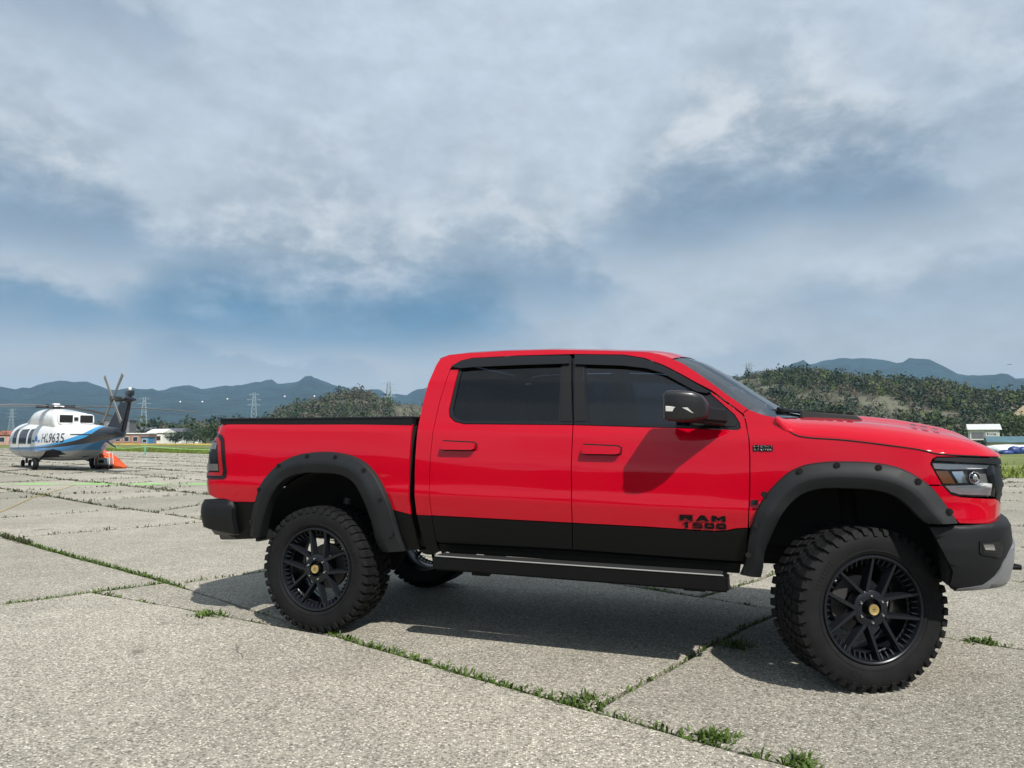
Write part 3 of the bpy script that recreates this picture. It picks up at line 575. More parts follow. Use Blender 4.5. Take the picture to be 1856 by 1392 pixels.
BODY=Surf([(-1.115,0),(-1.115,.5),(-1.11,.85),(-1.097,.94),(-1.055,.995),(-.98,1.018),(-.87,1.022),(0,1.025),(1.5,1.025),(3,1.025),(3.9,1.02),(4.1,1.005),(4.25,.97),(4.36,.91),(4.44,.82),(4.50,.68),(4.545,.48),(4.57,.25),(4.58,0)],
 [(-1.2,-.105),(-.95,-.088),(-.87,-.066),(-.83,-.052),(-.64,-.010),(-.515,.009),(-.495,.009),(-.455,.003),(-.42,-.001),(-.36,-.003),(-.30,-.006),(-.25,-.0105),(-.20,-.017),(-.14,-.026),(-.09,-.034),(-.066,-.038),(-.056,-.041),(0,-.062),(.02,-.068),(.15,-.104),(.3,-.150),(.45,-.211),(.53,-.249),(.7,-.34)],lean=((-.92,-1.12,1.34,.36),(4.25,4.62,1.16,-.22)))
BUMP=Surf([(3.9,1.0),(4.05,1.022),(4.17,1.012),(4.28,.975),(4.385,.91),(4.46,.81),(4.517,.66),(4.556,.45),(4.577,.2),(4.582,0)],
 [(-1.2,-.2),(-1.02,-.13),(-.99,-.09),(-.9,-.02),(-.8,.004),(-.7,.012),(-.585,.006),(-.56,-.004),(-.545,-.03),(-.5,-.06)],rake=.0,zoff=1.52)
RBUMP=Surf([(-1.20,0),(-1.20,.6),(-1.185,.86),(-1.14,.98),(-1.05,1.035),(-.93,1.045),(-.7,1.045)],[(-1.2,-.1),(-.90,-.07),(-.84,-.03),(-.72,.0),(-.64,-.004),(-.62,-.02),(-.5,-.05)],rake=0,zoff=1.54)

BODY.wav=1.
M_RED = mat("red_car_paint", (.46, .0004, .013), .5, 0, .95, .015, spec=.0); M_BLK = mat("black_lower_paint", (.0035, .004, .0038), .5, 0, .05, .1, spec=.18); M_GLS = mat("gloss_black_trim", (.008, .008, .009), .18)
M_PLA = mat("textured_black_plastic", (.0065, .0072, .0082), .55, spec=.3, bump=(900, .25, .001)); M_FLR = mat("matt_flare_plastic", (.0095, .0112, .013), .58, spec=.35, bump=(700, .35, .001), noise=(7, .12)); M_DRK = mat("dark_underside", (.006, .006, .006), .9)
M_RUB = mat("tyre_rubber", (.0075, .0075, .008), .75, spec=.25, noise=(14, .3), bump=(260, .3, .001)); M_RIM = mat("satin_black_alloy", (.014, .016, .021), .30, .35); M_CHR = mat("chrome", (.72, .73, .74), .12, 1.0); M_GLD = mat("gold_cap", (.62, .46, .18), .35, .7); M_INK = mat("cap_print", (.06, .045, .02), .6)
M_STL = mat("dull_steel", (.13, .13, .13), .5, .8); M_SIL = mat("silver_skid_paint", (.22, .225, .24), .45, .35); M_BAD = mat("badge_black", (.004, .004, .005), .7, spec=.15); M_BAG = mat("badge_grey", (.28, .27, .27), .4, .5)
M_GLA = glass_mat("tinted_side_glass", (.035, .045, .056), 0, 1.62); M_GLF = glass_mat("tinted_front_glass", (.09, .125, .165), 0, 1.75); M_WSH = glass_mat("windshield_glass", (.50, .58, .58), 0, 2.0); M_CLR = glass_mat("clear_lens", (.98, .98, .98), .02, 1.4); M_TLR = glass_mat("red_lens", (.70, .02, .03), .05, 1.45)
M_AMB = mat("amber_reflector", (.60, .20, .04), .3, 0, .6); M_LAM = mat("lamp_grey_bezel", (.80, .82, .84), .25, .1); M_DRL = mat("light_guide", (.95, .95, .96), .3); M_SMK = mat("smoked_lamp_bezel", (.13, .135, .14), .35, spec=.35); M_TRD = mat("red_lamp_guide", (.30, .004, .010), .3, 0, .6); M_TGR = mat("smoked_white_lens", (.11, .105, .105), .3, 0, .5); M_SEAT = mat("seat_fabric", (.03, .03, .032), .8)
TX, TY, TH = -1.1095, 6.4986, R(20.5)
truck = empty('pickup_truck', (TX, TY, 0), -TH, 'lifted red four-door pickup truck with black flares and mud tyres parked on the apron', 'pickup truck')

def patch(name, poly, M, m, parent, flip=False, th=.018, ga=.06, gb=.03, gap=.0, holes=(), step=.05):
    """a panel: outline in surface coordinates, cut into a fine grid, laid on the surface M(a, b, off); the rim gives it thickness"""
    P = np.array(poly, float); A = .5 * np.sum(P[:, 0] * np.roll(P[:, 1], -1) - np.roll(P[:, 0], -1) * P[:, 1])
    if A < 0: P = P[::-1]
    if gap: P = inset(P, gap)
    P = dens(P, step); bm = bmesh.new(); ring = [bm.verts.new((p[0], p[1], 0)) for p in P]
    for h in holes:     # keyhole slit to the hole
        Hh = np.array(h, float); A = .5 * np.sum(Hh[:, 0] * np.roll(Hh[:, 1], -1) - np.roll(Hh[:, 0], -1) * Hh[:, 1])
        Hh = dens(Hh[::-1] if A > 0 else Hh, step); C0 = np.array([v.co[:2] for v in ring]); D = ((C0[:, None] - Hh[None]) ** 2).sum(-1); i, j = np.unravel_index(D.argmin(), D.shape)
        hv = [bm.verts.new((q[0], q[1], 0)) for q in np.roll(Hh, -j, 0)] + [bm.verts.new((*Hh[j], 0))]; ring = ring[:i + 1] + hv + [bm.verts.new(ring[i].co)] + ring[i + 1:]
    bm.faces.new(ring); lo, hi = P.min(0), P.max(0)
    for ax, g in ((0, ga), (1, gb)):
        for c in np.arange(math.floor(lo[ax] / g) * g + g, hi[ax], g):
            co = [0, 0, 0]; no = [0, 0, 0]; co[ax] = c; no[ax] = 1; bmesh.ops.bisect_plane(bm, geom=bm.verts[:] + bm.edges[:] + bm.faces[:], plane_co=co, plane_no=no, dist=1e-5)
    if holes: bmesh.ops.remove_doubles(bm, verts=bm.verts[:], dist=1e-6)
    bm.normal_update(); bmesh.ops.reverse_faces(bm, faces=[f for f in bm.faces if f.normal.z < 0])
    bm.verts.index_update(); Q = np.array([v.co[:2] for v in bm.verts]); F = [[v.index for v in f.verts] for f in bm.faces]; be = []
    for e in bm.edges:
        if len(e.link_loops) == 1: l = e.link_loops[0]; be.append((l.vert.index, l.link_loop_next.vert.index))
    bm.free(); h = 2e-3; a, b = Q[:, 0], Q[:, 1]; X = M(a, b, 0.); X2 = M(a, b, -th)
    nn = np.cross(M(a + h, b, 0.) - M(a - h, b, 0.), M(a, b + h, 0.) - M(a, b - h, 0.)); nn /= np.linalg.norm(nn, axis=1)[:, None] + 1e-12
    if flip: F = [f[::-1] for f in F]; be = [(q, p) for p, q in be]; nn = -nn
    n = len(Q); V = np.vstack([X, X2]); R_ = [(q, p, p + n, q + n) for p, q in be]; NL = [tuple(nn[i]) for f in F for i in f]
    for q in R_:
        c = np.cross(V[q[1]] - V[q[0]], V[q[3]] - V[q[0]]); c /= np.linalg.norm(c) + 1e-12; NL += [tuple(c)] * 4
    o = mesh(name, V, F + R_, m, parent, True, NL); return o
def side_map(S, side, off=0.):
    def M(a, b, d):
        p = S.P(a, b, off + d); return np.stack([p[..., 0], -side * p[..., 1], p[..., 2]], -1)
    return M
def bpanel(name, poly, m, parent, side, off=0., S=BODY, **k): return patch(name, poly, side_map(S, side, off), m, parent, side < 0, **k)
def sp(s, z, side=1, off=0., S=BODY): p = S.P(s, z, off); return Vector((p[0], -side * p[1], p[2]))

# ---- outlines measured off the photograph, in metres on the body surface
rd_cut = [(1.014, 1.940), (.967, 1.692), (.953, 1.553), (.949, 1.473), (.944, 1.294), (.944, 1.073), (.956, .905), (.974, .694)]
fd_cut = [(2.875, 1.730), (3.063, 1.584), (3.081, 1.546), (3.101, 1.431), (3.105, 1.314), (3.101, 1.125), (3.092, .984), (3.086, .893), (3.060, .690)]
b_cut = [(1.979, 1.523), (1.983, 1.470), (1.982, 1.2), (1.988, 1.016), (1.986, .878), (1.976, .702)]
roof_e = [(.828, 1.60), (.836, 1.69), (.853, 1.835), (.887, 1.970), (.911, 2.025), (.971, 2.052), (1.097, 2.061), (1.407, 2.066), (1.770, 2.059), (2.121, 2.038), (2.449, 2.013), (2.535, 1.994), (2.621, 1.958)]
a_pil = [(2.621, 1.958), (2.685, 1.927), (2.768, 1.870), (2.868, 1.793), (2.967, 1.713), (3.062, 1.641), (3.099, 1.614)]
rfl_o = [(-.627, .676), (-.593, .824), (-.520, .994), (-.456, 1.117), (-.332, 1.235), (-.168, 1.305), (.053, 1.331), (.256, 1.314), (.392, 1.270), (.498, 1.187), (.597, 1.050), (.646, .923), (.677, .771), (.715, .623)]
rfl_i = [(-.545, .659), (-.473, .829), (-.368, 1.011), (-.259, 1.121), (-.136, 1.165), (.056, 1.173), (.244, 1.157), (.356, 1.095), (.430, .968), (.475, .813), (.498, .657), (.536, .606)]
ffl_o = [(3.031, .610), (3.065, .698), (3.088, .836), (3.128, .974), (3.172, 1.065), (3.234, 1.147), (3.322, 1.230), (3.407, 1.273), (3.524, 1.294), (3.636, 1.298), (3.794, 1.291), (3.909, 1.266), (3.984, 1.228), (4.056, 1.170), (4.119, 1.083), (4.158, 1.017), (4.182, .968)]
ffl_i = [(3.151, .598), (3.165, .660), (3.174, .744), (3.227, .879), (3.290, .999), (3.385, 1.098), (3.486, 1.137), (3.632, 1.144), (3.789, 1.135), (3.881, 1.104), (3.940, 1.054), (3.995, .990), (4.030, .961)]
hood_seam = [(3.269, 1.558), (3.303, 1.502), (3.352, 1.460), (3.395, 1.442), (3.644, 1.420), (3.844, 1.394), (4.039, 1.364), (4.101, 1.347), (4.228, 1.336)]
rtrim = [(1.084, 1.944), (1.052, 1.632), (1.063, 1.587), (1.108, 1.552), (1.179, 1.535), (1.979, 1.523), (1.925, 2.004), (1.54, 2.008), (1.171, 2.004), (1.10, 1.985)]
rglass = [(1.107, 1.955), (1.082, 1.635), (1.094, 1.592), (1.135, 1.566), (1.18, 1.556), (1.878, 1.546), (1.855, 1.985), (1.54, 1.990), (1.171, 1.985)]
ftrim = [(1.943, 2.000), (1.983, 1.522), (3.035, 1.486), (3.050, 1.496), (3.046, 1.526), (3.017, 1.577), (2.869, 1.716), (2.766, 1.778), (2.664, 1.842), (2.558, 1.900), (2.430, 1.953), (2.288, 1.984)]
fglass = [(2.025, 1.985), (2.085, 1.536), (2.70, 1.514), (2.748, 1.512), (2.715, 1.79), (2.664, 1.822), (2.558, 1.880), (2.430, 1.933), (2.288, 1.964)]
visor_r = [(1.020, 1.958), (1.085, 1.998), (1.171, 2.015), (1.539, 2.019), (1.918, 2.010), (1.921, 1.949), (1.550, 1.951), (1.190, 1.948), (1.098, 1.943)]
visor_f = [(1.953, 2.013), (2.290, 1.995), (2.433, 1.966), (2.562, 1.912), (2.668, 1.853), (2.770, 1.790), (2.872, 1.729), (2.848, 1.719), (2.782, 1.733), (2.670, 1.798), (2.564, 1.861), (2.457, 1.897), (2.296, 1.921), (1.960, 1.943)]
split_f = [(1.986, .878), (2.471, .874), (2.892, .864), (2.96, .872), (3.012, .885), (3.086, .893)]
head = [(4.081, 1.287), (4.091, 1.306), (4.115, 1.305), (4.226, 1.299), (4.401, 1.290), (4.493, 1.281), (4.467, 1.102), (4.227, 1.114), (4.170, 1.127), (4.132, 1.173)]

def arch(curve, up=.03):   # opening in the sheet metal, hidden under the flare
    c = np.array(curve); ctr = np.array([c[:, 0].mean(), .62]); return [tuple(ctr + (p - ctr) * (1 - up)) for p in c]
def flare(name, co, ci, side, bolts, label=None):
    n = 46; rs = lambda c: (lambda C: np.c_[np.interp(np.linspace(0, C[0][-1], n), C[0], C[1][:, 0]), np.interp(np.linspace(0, C[0][-1], n), C[0], C[1][:, 1])])((lambda q: (np.r_[0, np.cumsum(np.linalg.norm(np.diff(q, axis=0), axis=1))], q))(crom(co if c == 0 else ci, 8)))
    O, I = rs(0), rs(1); sec = [(-.012, -.004), (.0, .030), (.05, .044), (.35, .060), (.54, .068), (.60, .066), (.80, .052), (.97, .040), (1.0, .030), (1.0, -.05)]; G = []
    for t, d in sec:
        q = O + (I - O) * t; p = BODY.P(q[:, 0], q[:, 1], d); G.append(np.c_[p[:, 0], -side * p[:, 1], p[:, 2]])
    fl = grid_mesh(name, np.array(G), M_FLR, truck, flip=side < 0); fl.data.set_sharp_from_angle(angle=R(38))
    for s_, z_ in bolts:      # pocket and bolt head near the outer edge
        c = sp(s_, z_, side, .050); nrm = (sp(s_, z_, side, .07) - c).normalized(); q = nrm.to_track_quat('Z', 'Y').to_matrix().to_4x4(); bm = bmesh.new()
        bmesh.ops.create_cone(bm, cap_ends=True, segments=20, radius1=.0195, radius2=.0175, depth=.010, matrix=Matrix.Translation(c + nrm * .002) @ q); bmesh.ops.create_cone(bm, cap_ends=True, segments=6, radius1=.0105, radius2=.0095, depth=.012, matrix=Matrix.Translation(c + nrm * .009) @ q); from_bm('bolt', bm, M_GLS, fl)
    return fl
fb = [(3.183, 1.100), (3.383, 1.240), (3.585, 1.277), (3.801, 1.266), (3.995, 1.192), (4.138, 1.030), (3.137, .915), (3.085, .735)]; rb = [(-.480, 1.040), (-.312, 1.224), (-.059, 1.297), (.189, 1.291), (.434, 1.198), (.572, .994), (.648, .745), (-.583, .786)]

for side in (1, -1):
    # cab shell with roof rail and pillars
    cab = bpanel('cab_side', [(.837, .888), (.832, .981), (.824, 1.18), (.824, 1.543)] + roof_e + a_pil[1:] + [(3.063, 1.588), (2.880, 1.735), (2.772, 1.796), (2.670, 1.858), (2.564, 1.917), (2.434, 1.971), (2.291, 2.000), (1.955, 2.018), (1.54, 2.024), (1.171, 2.020), (1.085, 2.003), (1.012, 1.945)] + rd_cut[1:6] + [(.956, .905), (.957, .888)], M_RED, truck, side, gap=.0015)
    bpanel('lower_corner', [(.838, .888), (.851, .788), (.885, .639), (.916, .627), (.985, .627), (.974, .694), (.957, .886)], M_BLK, cab, side, gap=.0015)
    bpanel('rocker_panel', [(.975, .627), (3.028, .604), (3.040, .672), (1.97, .690), (.985, .688)], M_BLK, truck, side, -.012, gap=.003)
    # rear door
    rd = bpanel('rear_door', [(1.010, 1.936)] + rd_cut[1:7] + [(.957, .888), (1.986, .878)] + b_cut[3::-1] + [(1.179, 1.535), (1.108, 1.552), (1.063, 1.587), (1.052, 1.632), (1.084, 1.944)], M_RED, truck, side, gap=.0032)
    bpanel('lower_panel', [(.957, .8885), (.974, .70), (1.026, .695), (1.976, .700), (1.986, .8785)], M_BLK, rd, side, gap=.0032)
    bpanel('window_frame', rtrim, M_GLS, rd, side, -.004, holes=[rglass], th=.03, gap=.002); bpanel('window', rglass, M_GLA, rd, side, -.012, th=.004)
    bpanel('pillar_trim', [(1.868, 1.985), (1.892, 1.546), (1.972, 1.545), (1.924, 1.985)], M_PLA, rd, side, .001, th=.008)
    bpanel('rain_visor', visor_r, M_GLS, rd, side, .020, th=.03, gb=.012)
    # front door
    fd = bpanel('front_door', b_cut[:5] + split_f[1:] + fd_cut[6:1:-1] + [(3.063, 1.584), (2.878, 1.728), (2.869, 1.716), (3.017, 1.577), (3.046, 1.526), (3.050, 1.496), (3.035, 1.486)], M_RED, truck, side, gap=.0032)
    bpanel('lower_panel', split_f + [(3.075, .76), (3.052, .683), (1.976, .700)], M_BLK, fd, side, gap=.0032)
    bpanel('window_frame', ftrim, M_GLS, fd, side, -.004, holes=[fglass], th=.03, gap=.002); bpanel('window', fglass, M_GLF, fd, side, -.012, th=.004)
    bpanel('pillar_trim', [(1.958, 1.985), (1.99, 1.545), (2.070, 1.545), (2.012, 1.985)], M_PLA, fd, side, .001, th=.008); bpanel('mirror_sail', [(2.765, 1.515), (3.02, 1.508), (3.028, 1.525), (2.86, 1.69), (2.735, 1.765)], M_PLA, fd, side, .002, th=.01)
    bpanel('b_pillar', [(1.88, 1.50), (2.06, 1.50), (2.02, 2.02), (1.86, 2.02)], M_GLS, truck, side, -.034, th=.02)
    bpanel('rain_visor', visor_f, M_GLS, fd, side, .020, th=.03, gb=.012)
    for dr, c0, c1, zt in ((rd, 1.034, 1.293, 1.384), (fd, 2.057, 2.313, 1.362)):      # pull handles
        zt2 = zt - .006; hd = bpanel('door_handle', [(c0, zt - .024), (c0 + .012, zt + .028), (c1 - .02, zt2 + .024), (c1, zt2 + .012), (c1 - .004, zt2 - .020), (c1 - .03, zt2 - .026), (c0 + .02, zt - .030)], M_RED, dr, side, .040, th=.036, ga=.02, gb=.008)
        bpanel('handle_gasket', [(c0 - .006, zt - .032), (c0 + .004, zt + .036), (c1 - .02, zt2 + .032), (c1 + .007, zt2 + .018), (c1 + .003, zt2 - .024), (c1 - .028, zt2 - .034), (c0 + .014, zt - .038)], M_GLS, dr, side, .006, th=.012, ga=.02, gb=.008)  # black rim paints in the dark line and shade round the handle
    # bed, lower bed, fender
    bed = bpanel('bed_side', [(.772, 1.546), (.778, 1.531), (.779, 1.18), (.784, .979), (.789, .889), (.625, .922)] + arch(rfl_o)[11:1:-1] + [(-.585, .936), (-.815, .933), (-.849, .952), (-.957, .956), (-1.02, .976), (-1.30, .976), (-1.30, 1.50), (-1.06, 1.518), (-.994, 1.548), (-.928, 1.566)], M_RED, truck, side, gap=.0015)
    bpanel('lower_panel', [(.625, .921), (.789, .888), (.812, .762), (.827, .636), (.70, .614), (.668, .771)], M_BLK, bed, side, gap=.0015); bpanel('rear_lower_panel', [(-.585, .935), (-.815, .932), (-.90, .93), (-.90, .66), (-.80, .632), (-.66, .645), (-.61, .68)], M_BLK, bed, side, -.006, gap=.0015)
    fe = bpanel('front_fender', fd_cut[7:1:-1] + [(3.066, 1.588), (3.099, 1.614), (3.155, 1.590), (3.192, 1.577), (3.262, 1.560)] + hood_seam[1:] + [(4.36, 1.333), (4.36, 1.329), (4.228, 1.328), (4.112, 1.328), (4.088, 1.314), (4.076, 1.287), (4.128, 1.172), (4.060, 1.171)] + arch(ffl_o)[13:3:-1] + [(3.132, .974), (3.10, .895)], M_RED, truck, side, gap=.003)
    bpanel('inner_fender', [(q[0], q[1] + .010) for q in hood_seam[1:]] + [(q[0], q[1] - .06) for q in hood_seam[:0:-1]], M_DRK, fe, side, -.036, th=.02)
    bpanel('bumper_cap', [(4.064, 1.168), (4.130, 1.168), (4.168, 1.120), (4.226, 1.106), (4.47, 1.092), (4.60, 1.066), (4.74, 1.03), (4.74, .985), (4.608, .953), (4.203, .962), (4.165, 1.010), (4.115, 1.09)], M_RED, truck, side, gap=.002)
    flare('fender_flare', ffl_o, ffl_i, side, fb); flare('fender_flare', rfl_o, rfl_i, side, rb)
    # head lamp
    hl = bpanel('headlight', [(4.078, 1.287), (4.089, 1.314), (4.228, 1.316), (4.50, 1.300), (4.50, 1.10), (4.227, 1.108), (4.165, 1.122), (4.128, 1.170)], M_SMK, truck, side, -.045, th=.02)
    bpanel('lens', head, M_CLR, hl, side, -.002, th=.004, gap=.002); bpanel('side_reflector', [(4.104, 1.249), (4.168, 1.249), (4.204, 1.180), (4.139, 1.180)], M_AMB, hl, side, -.016, th=.02)
    bpanel('upper_bezel', [(4.092, 1.292), (4.46, 1.280), (4.43, 1.262), (4.17, 1.258), (4.10, 1.262)], M_LAM, hl, side, -.016, th=.02); bpanel('reflector', [(4.192, 1.246), (4.257, 1.248), (4.279, 1.183), (4.225, 1.183)], M_CHR, hl, side, -.022, th=.03)
    bpanel('lower_bezel', [(4.150, 1.166), (4.36, 1.172), (4.40, 1.182), (4.478, 1.175), (4.462, 1.110), (4.227, 1.120), (4.178, 1.134)], M_LAM, hl, side, -.022, th=.02); bpanel('light_guide', [(4.210, 1.157), (4.355, 1.159), (4.399, 1.171), (4.452, 1.163), (4.456, 1.146), (4.392, 1.152), (4.352, 1.138), (4.252, 1.132)], M_DRL, hl, side, -.014, th=.012)
    c = sp(4.335, 1.212, side, -.03); nr = (sp(4.335, 1.212, side, .02) - c).normalized(); v, f = lathe([(.0, .022), (.012, .020), (.024, .012), (.030, .0), (.036, .002), (.038, -.02)], 28); bm = bmesh.new(); bm_add(bm, v, f); bmesh.ops.transform(bm, matrix=Matrix.Translation(c) @ nr.to_track_quat('Y', 'Z').to_matrix().to_4x4(), verts=bm.verts[:]); from_bm('projector', bm, M_CHR, hl, ang=40)
    bpanel('brow_trim', [(4.090, 1.311), (4.108, 1.324), (4.228, 1.3255), (4.403, 1.322), (4.60, 1.318), (4.60, 1.283), (4.50, 1.285), (4.226, 1.301), (4.108, 1.308)], M_PLA, truck, side, .012, th=.03)
    # tail lamp
    tl = bpanel('tail_light', [(-1.16, 1.470), (-1.036, 1.472), (-.945, 1.462), (-.908, 1.430), (-.897, 1.395), (-.846, 1.168), (-.848, 1.125), (-.868, 1.112), (-1.013, 1.113), (-1.18, 1.113)], M_GLS, truck, side, .007, th=.02)
    bpanel('light_guide', [(-1.16, 1.440), (-.965, 1.440), (-.930, 1.405), (-.880, 1.170), (-.886, 1.136), (-1.16, 1.134), (-1.16, 1.158), (-.912, 1.164), (-.955, 1.385), (-.985, 1.412), (-1.16, 1.412)], M_TRD, tl, side, .012, th=.02); bpanel('reverse_lens', [(-1.16, 1.228), (-.940, 1.228), (-.928, 1.176), (-1.16, 1.170)], M_TGR, tl, side, .013, th=.02); bpanel('upper_lens', [(-1.16, 1.400), (-.990, 1.400), (-.972, 1.345), (-1.16, 1.345)], M_TGR, tl, side, .013, th=.02)
    # bumpers: each half wraps to the centre line
# front bumper as one thing-part with both halves joined
def both(name, poly, S, m, parent, off=0., **k):
    a = bpanel(name, poly, m, parent, 1, off, S, **k); b = bpanel(name, poly, m, parent, -1, off, S, **k); bm = bmesh.new(); bm.from_mesh(a.data); bm.from_mesh(b.data); me = a.data; bpy.data.objects.remove(b)
    bm.to_mesh(me); bm.free(); me.polygons.foreach_set('use_smooth', [True] * len(me.polygons)); me.set_sharp_from_angle(angle=R(35)); return a
SM = BUMP.smax - .0005
fbp = both('front_bumper', [(4.05, .941), (4.205, .951), (4.524, .965), (4.70, .965), (SM, .97), (SM, .66), (4.62, .66), (4.45, .651), (4.371, .614), (4.179, .592), (4.147, .625), (4.16, .70)], BUMP, M_PLA, truck, th=.05)
both('skid_plate', [(4.18, .588), (4.19, .602), (4.331, .624), (4.408, .674), (4.467, .745), (4.56, .81), (4.7, .835), (SM, .84), (SM, .602), (4.40, .602)], BUMP, M_SIL, fbp, .010, th=.03)
for side in (1, -1):
    fg = bpanel('fog_lamp', [(4.300, .868), (4.440, .874), (4.452, .858), (4.440, .785), (4.42, .775), (4.31, .795), (4.295, .81)], M_GLS, fbp, side, .006, BUMP, th=.02); bpanel('fog_recess', [(4.312, .858), (4.432, .862), (4.430, .792), (4.316, .806)], M_DRK, fg, side, .0085, BUMP, th=.02); bpanel('fog_lens', [(4.316, .850), (4.378, .850), (4.384, .818), (4.325, .822)], M_CHR, fg, side, .011, BUMP, th=.012)
    tube('tow_hook', [(4.40, -side * .42, .665), (4.585, -side * .43, .665), (4.605, -side * .46, .665), (4.60, -side * .50, .665), (4.40, -side * .52, .665)], .014, M_BLK, fbp)
gr_ = both('grille', [(4.46, 1.325), (4.62, 1.352), (5.0, 1.358), (BODY.smax - .0005, 1.36), (BODY.smax - .0005, .96), (4.66, .96), (4.60, 1.06), (4.505, 1.09)], BODY, M_PLA, truck, -.006, th=.04)
for i in range(5): both('grille_bar', [(4.82, 1.03 + .055 * i), (4.82, 1.05 + .055 * i), (BODY.smax - .0005, 1.05 + .055 * i), (BODY.smax - .0005, 1.03 + .055 * i)], BODY, M_GLS, gr_, .000, th=.02)
rbp = both('rear_bumper', [(-2.14, .930), (-1.158, .930), (-1.11, .943), (-.827, .947), (-.790, .935), (-.772, .901), (-.764, .676), (-1.079, .719), (-2.14, .70)], RBUMP, M_PLA, truck, th=.05)
both('bumper_foot', [(-2.14, .70), (-1.06, .716), (-.78, .672), (-.80, .640), (-1.0, .655), (-2.14, .655)], RBUMP, M_STL, rbp, -.05, th=.03)

# ---- roof, windshield, hood, tailgate, tonneau cover, rear wall
re = np.array(roof_e); ri = re[5:]; 
def edge_at(x, lst=re): return np.interp(x, lst[:, 0], lst[:, 1])
G = []; xs_ = np.linspace(.905, 2.621, 44)
for v in np.linspace(-1, 1, 33):
    row = []
    for i, x in enumerate(xs_):
        t = i / 43; ze = float(np.interp(x, re[4:, 0], re[4:, 1])); pe = BODY.P(x, ze); ue = pe[1] + .001; xx = x + .085 * (1 - v * v) * max(0, t - .6) / .4 - .02 * (1 - v * v) * (t < .02); row.append((xx, v * ue, ze + .052 * (1 - abs(v) ** 3.2) * min(1, (t + .03) * 7)))
    G.append(row)
roof = grid_mesh('roof', np.array(G), M_RED, truck, flip=True)
ap = crom(a_pil + [(3.155, 1.590), (3.192, 1.577), (3.262, 1.560)], 8); G = []
for t in np.linspace(0, 1, 30):
    i = t * (len(ap) - 1); s_, z_ = ap[int(i)]; p = BODY.P(s_, z_, -.006); b_ = .085 + .19 * t ** .9
    G.append([(p[0] + b_ * (1 - v * v), v * p[1], z_ + (.052 * (1 - abs(v) ** 3.2) * (1 - t) + .02 * t * (1 - v * v)) - .004) for v in np.linspace(-1, 1, 41)])
ws = grid_mesh('windshield', np.array(G), M_WSH, truck, flip=True)
cp = BODY.P(3.25, 1.56); box('cowl', (3.25, -.70, 1.46), (3.52, .70, 1.52), M_PLA, truck, .01)
for yy, x0, y1, x1 in ((-.72, 3.17, -.30, 3.46), (.1, 3.40, .62, 3.30)):
    wp = tube('wiper', [(x0, yy, 1.612), ((x0 + x1) / 2 + .03, (yy + y1) / 2, 1.612), (x1 + .05, y1, 1.60)], .011, M_PLA, truck, 6); tube('wiper_arm', [(x0 + .1, yy + .1, 1.625), (x1 + .04, y1 + .1, 1.60), (x1 + .08, y1 + .22, 1.575)], .012, M_PLA, wp, 6)
pc = BODY.C; fr_ = pc[:, 0] > 3.0; px_, pu_ = pc[fr_, 0], pc[fr_, 1]
hs = np.array(hood_seam + [(4.40, 1.330), (4.60, 1.325)])
zi_x = np.array([3.2, 3.4, 3.6, 3.8, 3.96, 4.13, 4.25, 4.34, 4.42, 4.49, 4.55, 4.60]); zi_z = np.array([1.60, 1.600, 1.592, 1.575, 1.556, 1.524, 1.496, 1.462, 1.416, 1.366, 1.335, 1.325])
gv_ = np.array([(0, 1.06), (.25, 1.05), (.42, 1.0), (.47, .96), (.52, .86), (.60, .80), (.72, .74), (.82, .66), (.90, .52), (.955, .33), (.985, .14), (1.0, 0)])
G = []
for v in np.linspace(-1, 1, 121):
    v2 = math.copysign(abs(v) ** .82, v); u = .978 * v2; row = []; xf = float(np.interp(abs(u), pu_[::-1], px_[::-1])) - .012; xr = 3.262 + .255 * (1 - min(1, abs(u) / .96) ** 2)
    for t in np.linspace(0, 1, 70):
        x = xr + (xf - xr) * t; ue = max(.02, float(np.interp(x, px_, pu_)) - .043); w = min(1.0, abs(u) / ue); ze = float(np.interp(x, hs[:, 0], hs[:, 1])); zi = float(np.interp(x, zi_x, zi_z)); row.append((x, u if abs(u) < ue else math.copysign(ue, u), ze + (zi - ze) * float(np.interp(w, gv_[:, 0], gv_[:, 1]))))
    G.append(row)
G = np.array(G)
for _ in range(2): G[1:-1, 1:-1, 2] = (G[1:-1, 1:-1, 2] * 2 + G[:-2, 1:-1, 2] + G[2:, 1:-1, 2] + G[1:-1, :-2, 2] + G[1:-1, 2:, 2]) / 6
sk0, sk1 = G[:1].copy(), G[-1:].copy()
for sk in (sk0, sk1): sk[..., 1] *= .992; sk[..., 2] -= .035
G = np.concatenate([sk0, G, sk1])
hood = grid_mesh('hood', G, M_RED, truck, flip=True)
for sd in (1, -1): tube('hood_seal', [sp(s_, z_ + .001, sd, .0005) for s_, z_ in crom(hood_seam + [(4.36, 1.331)], 6)], .0042, M_DRK, hood, 6)  # dark line laid over the seam, drawing the shade of the shut gap
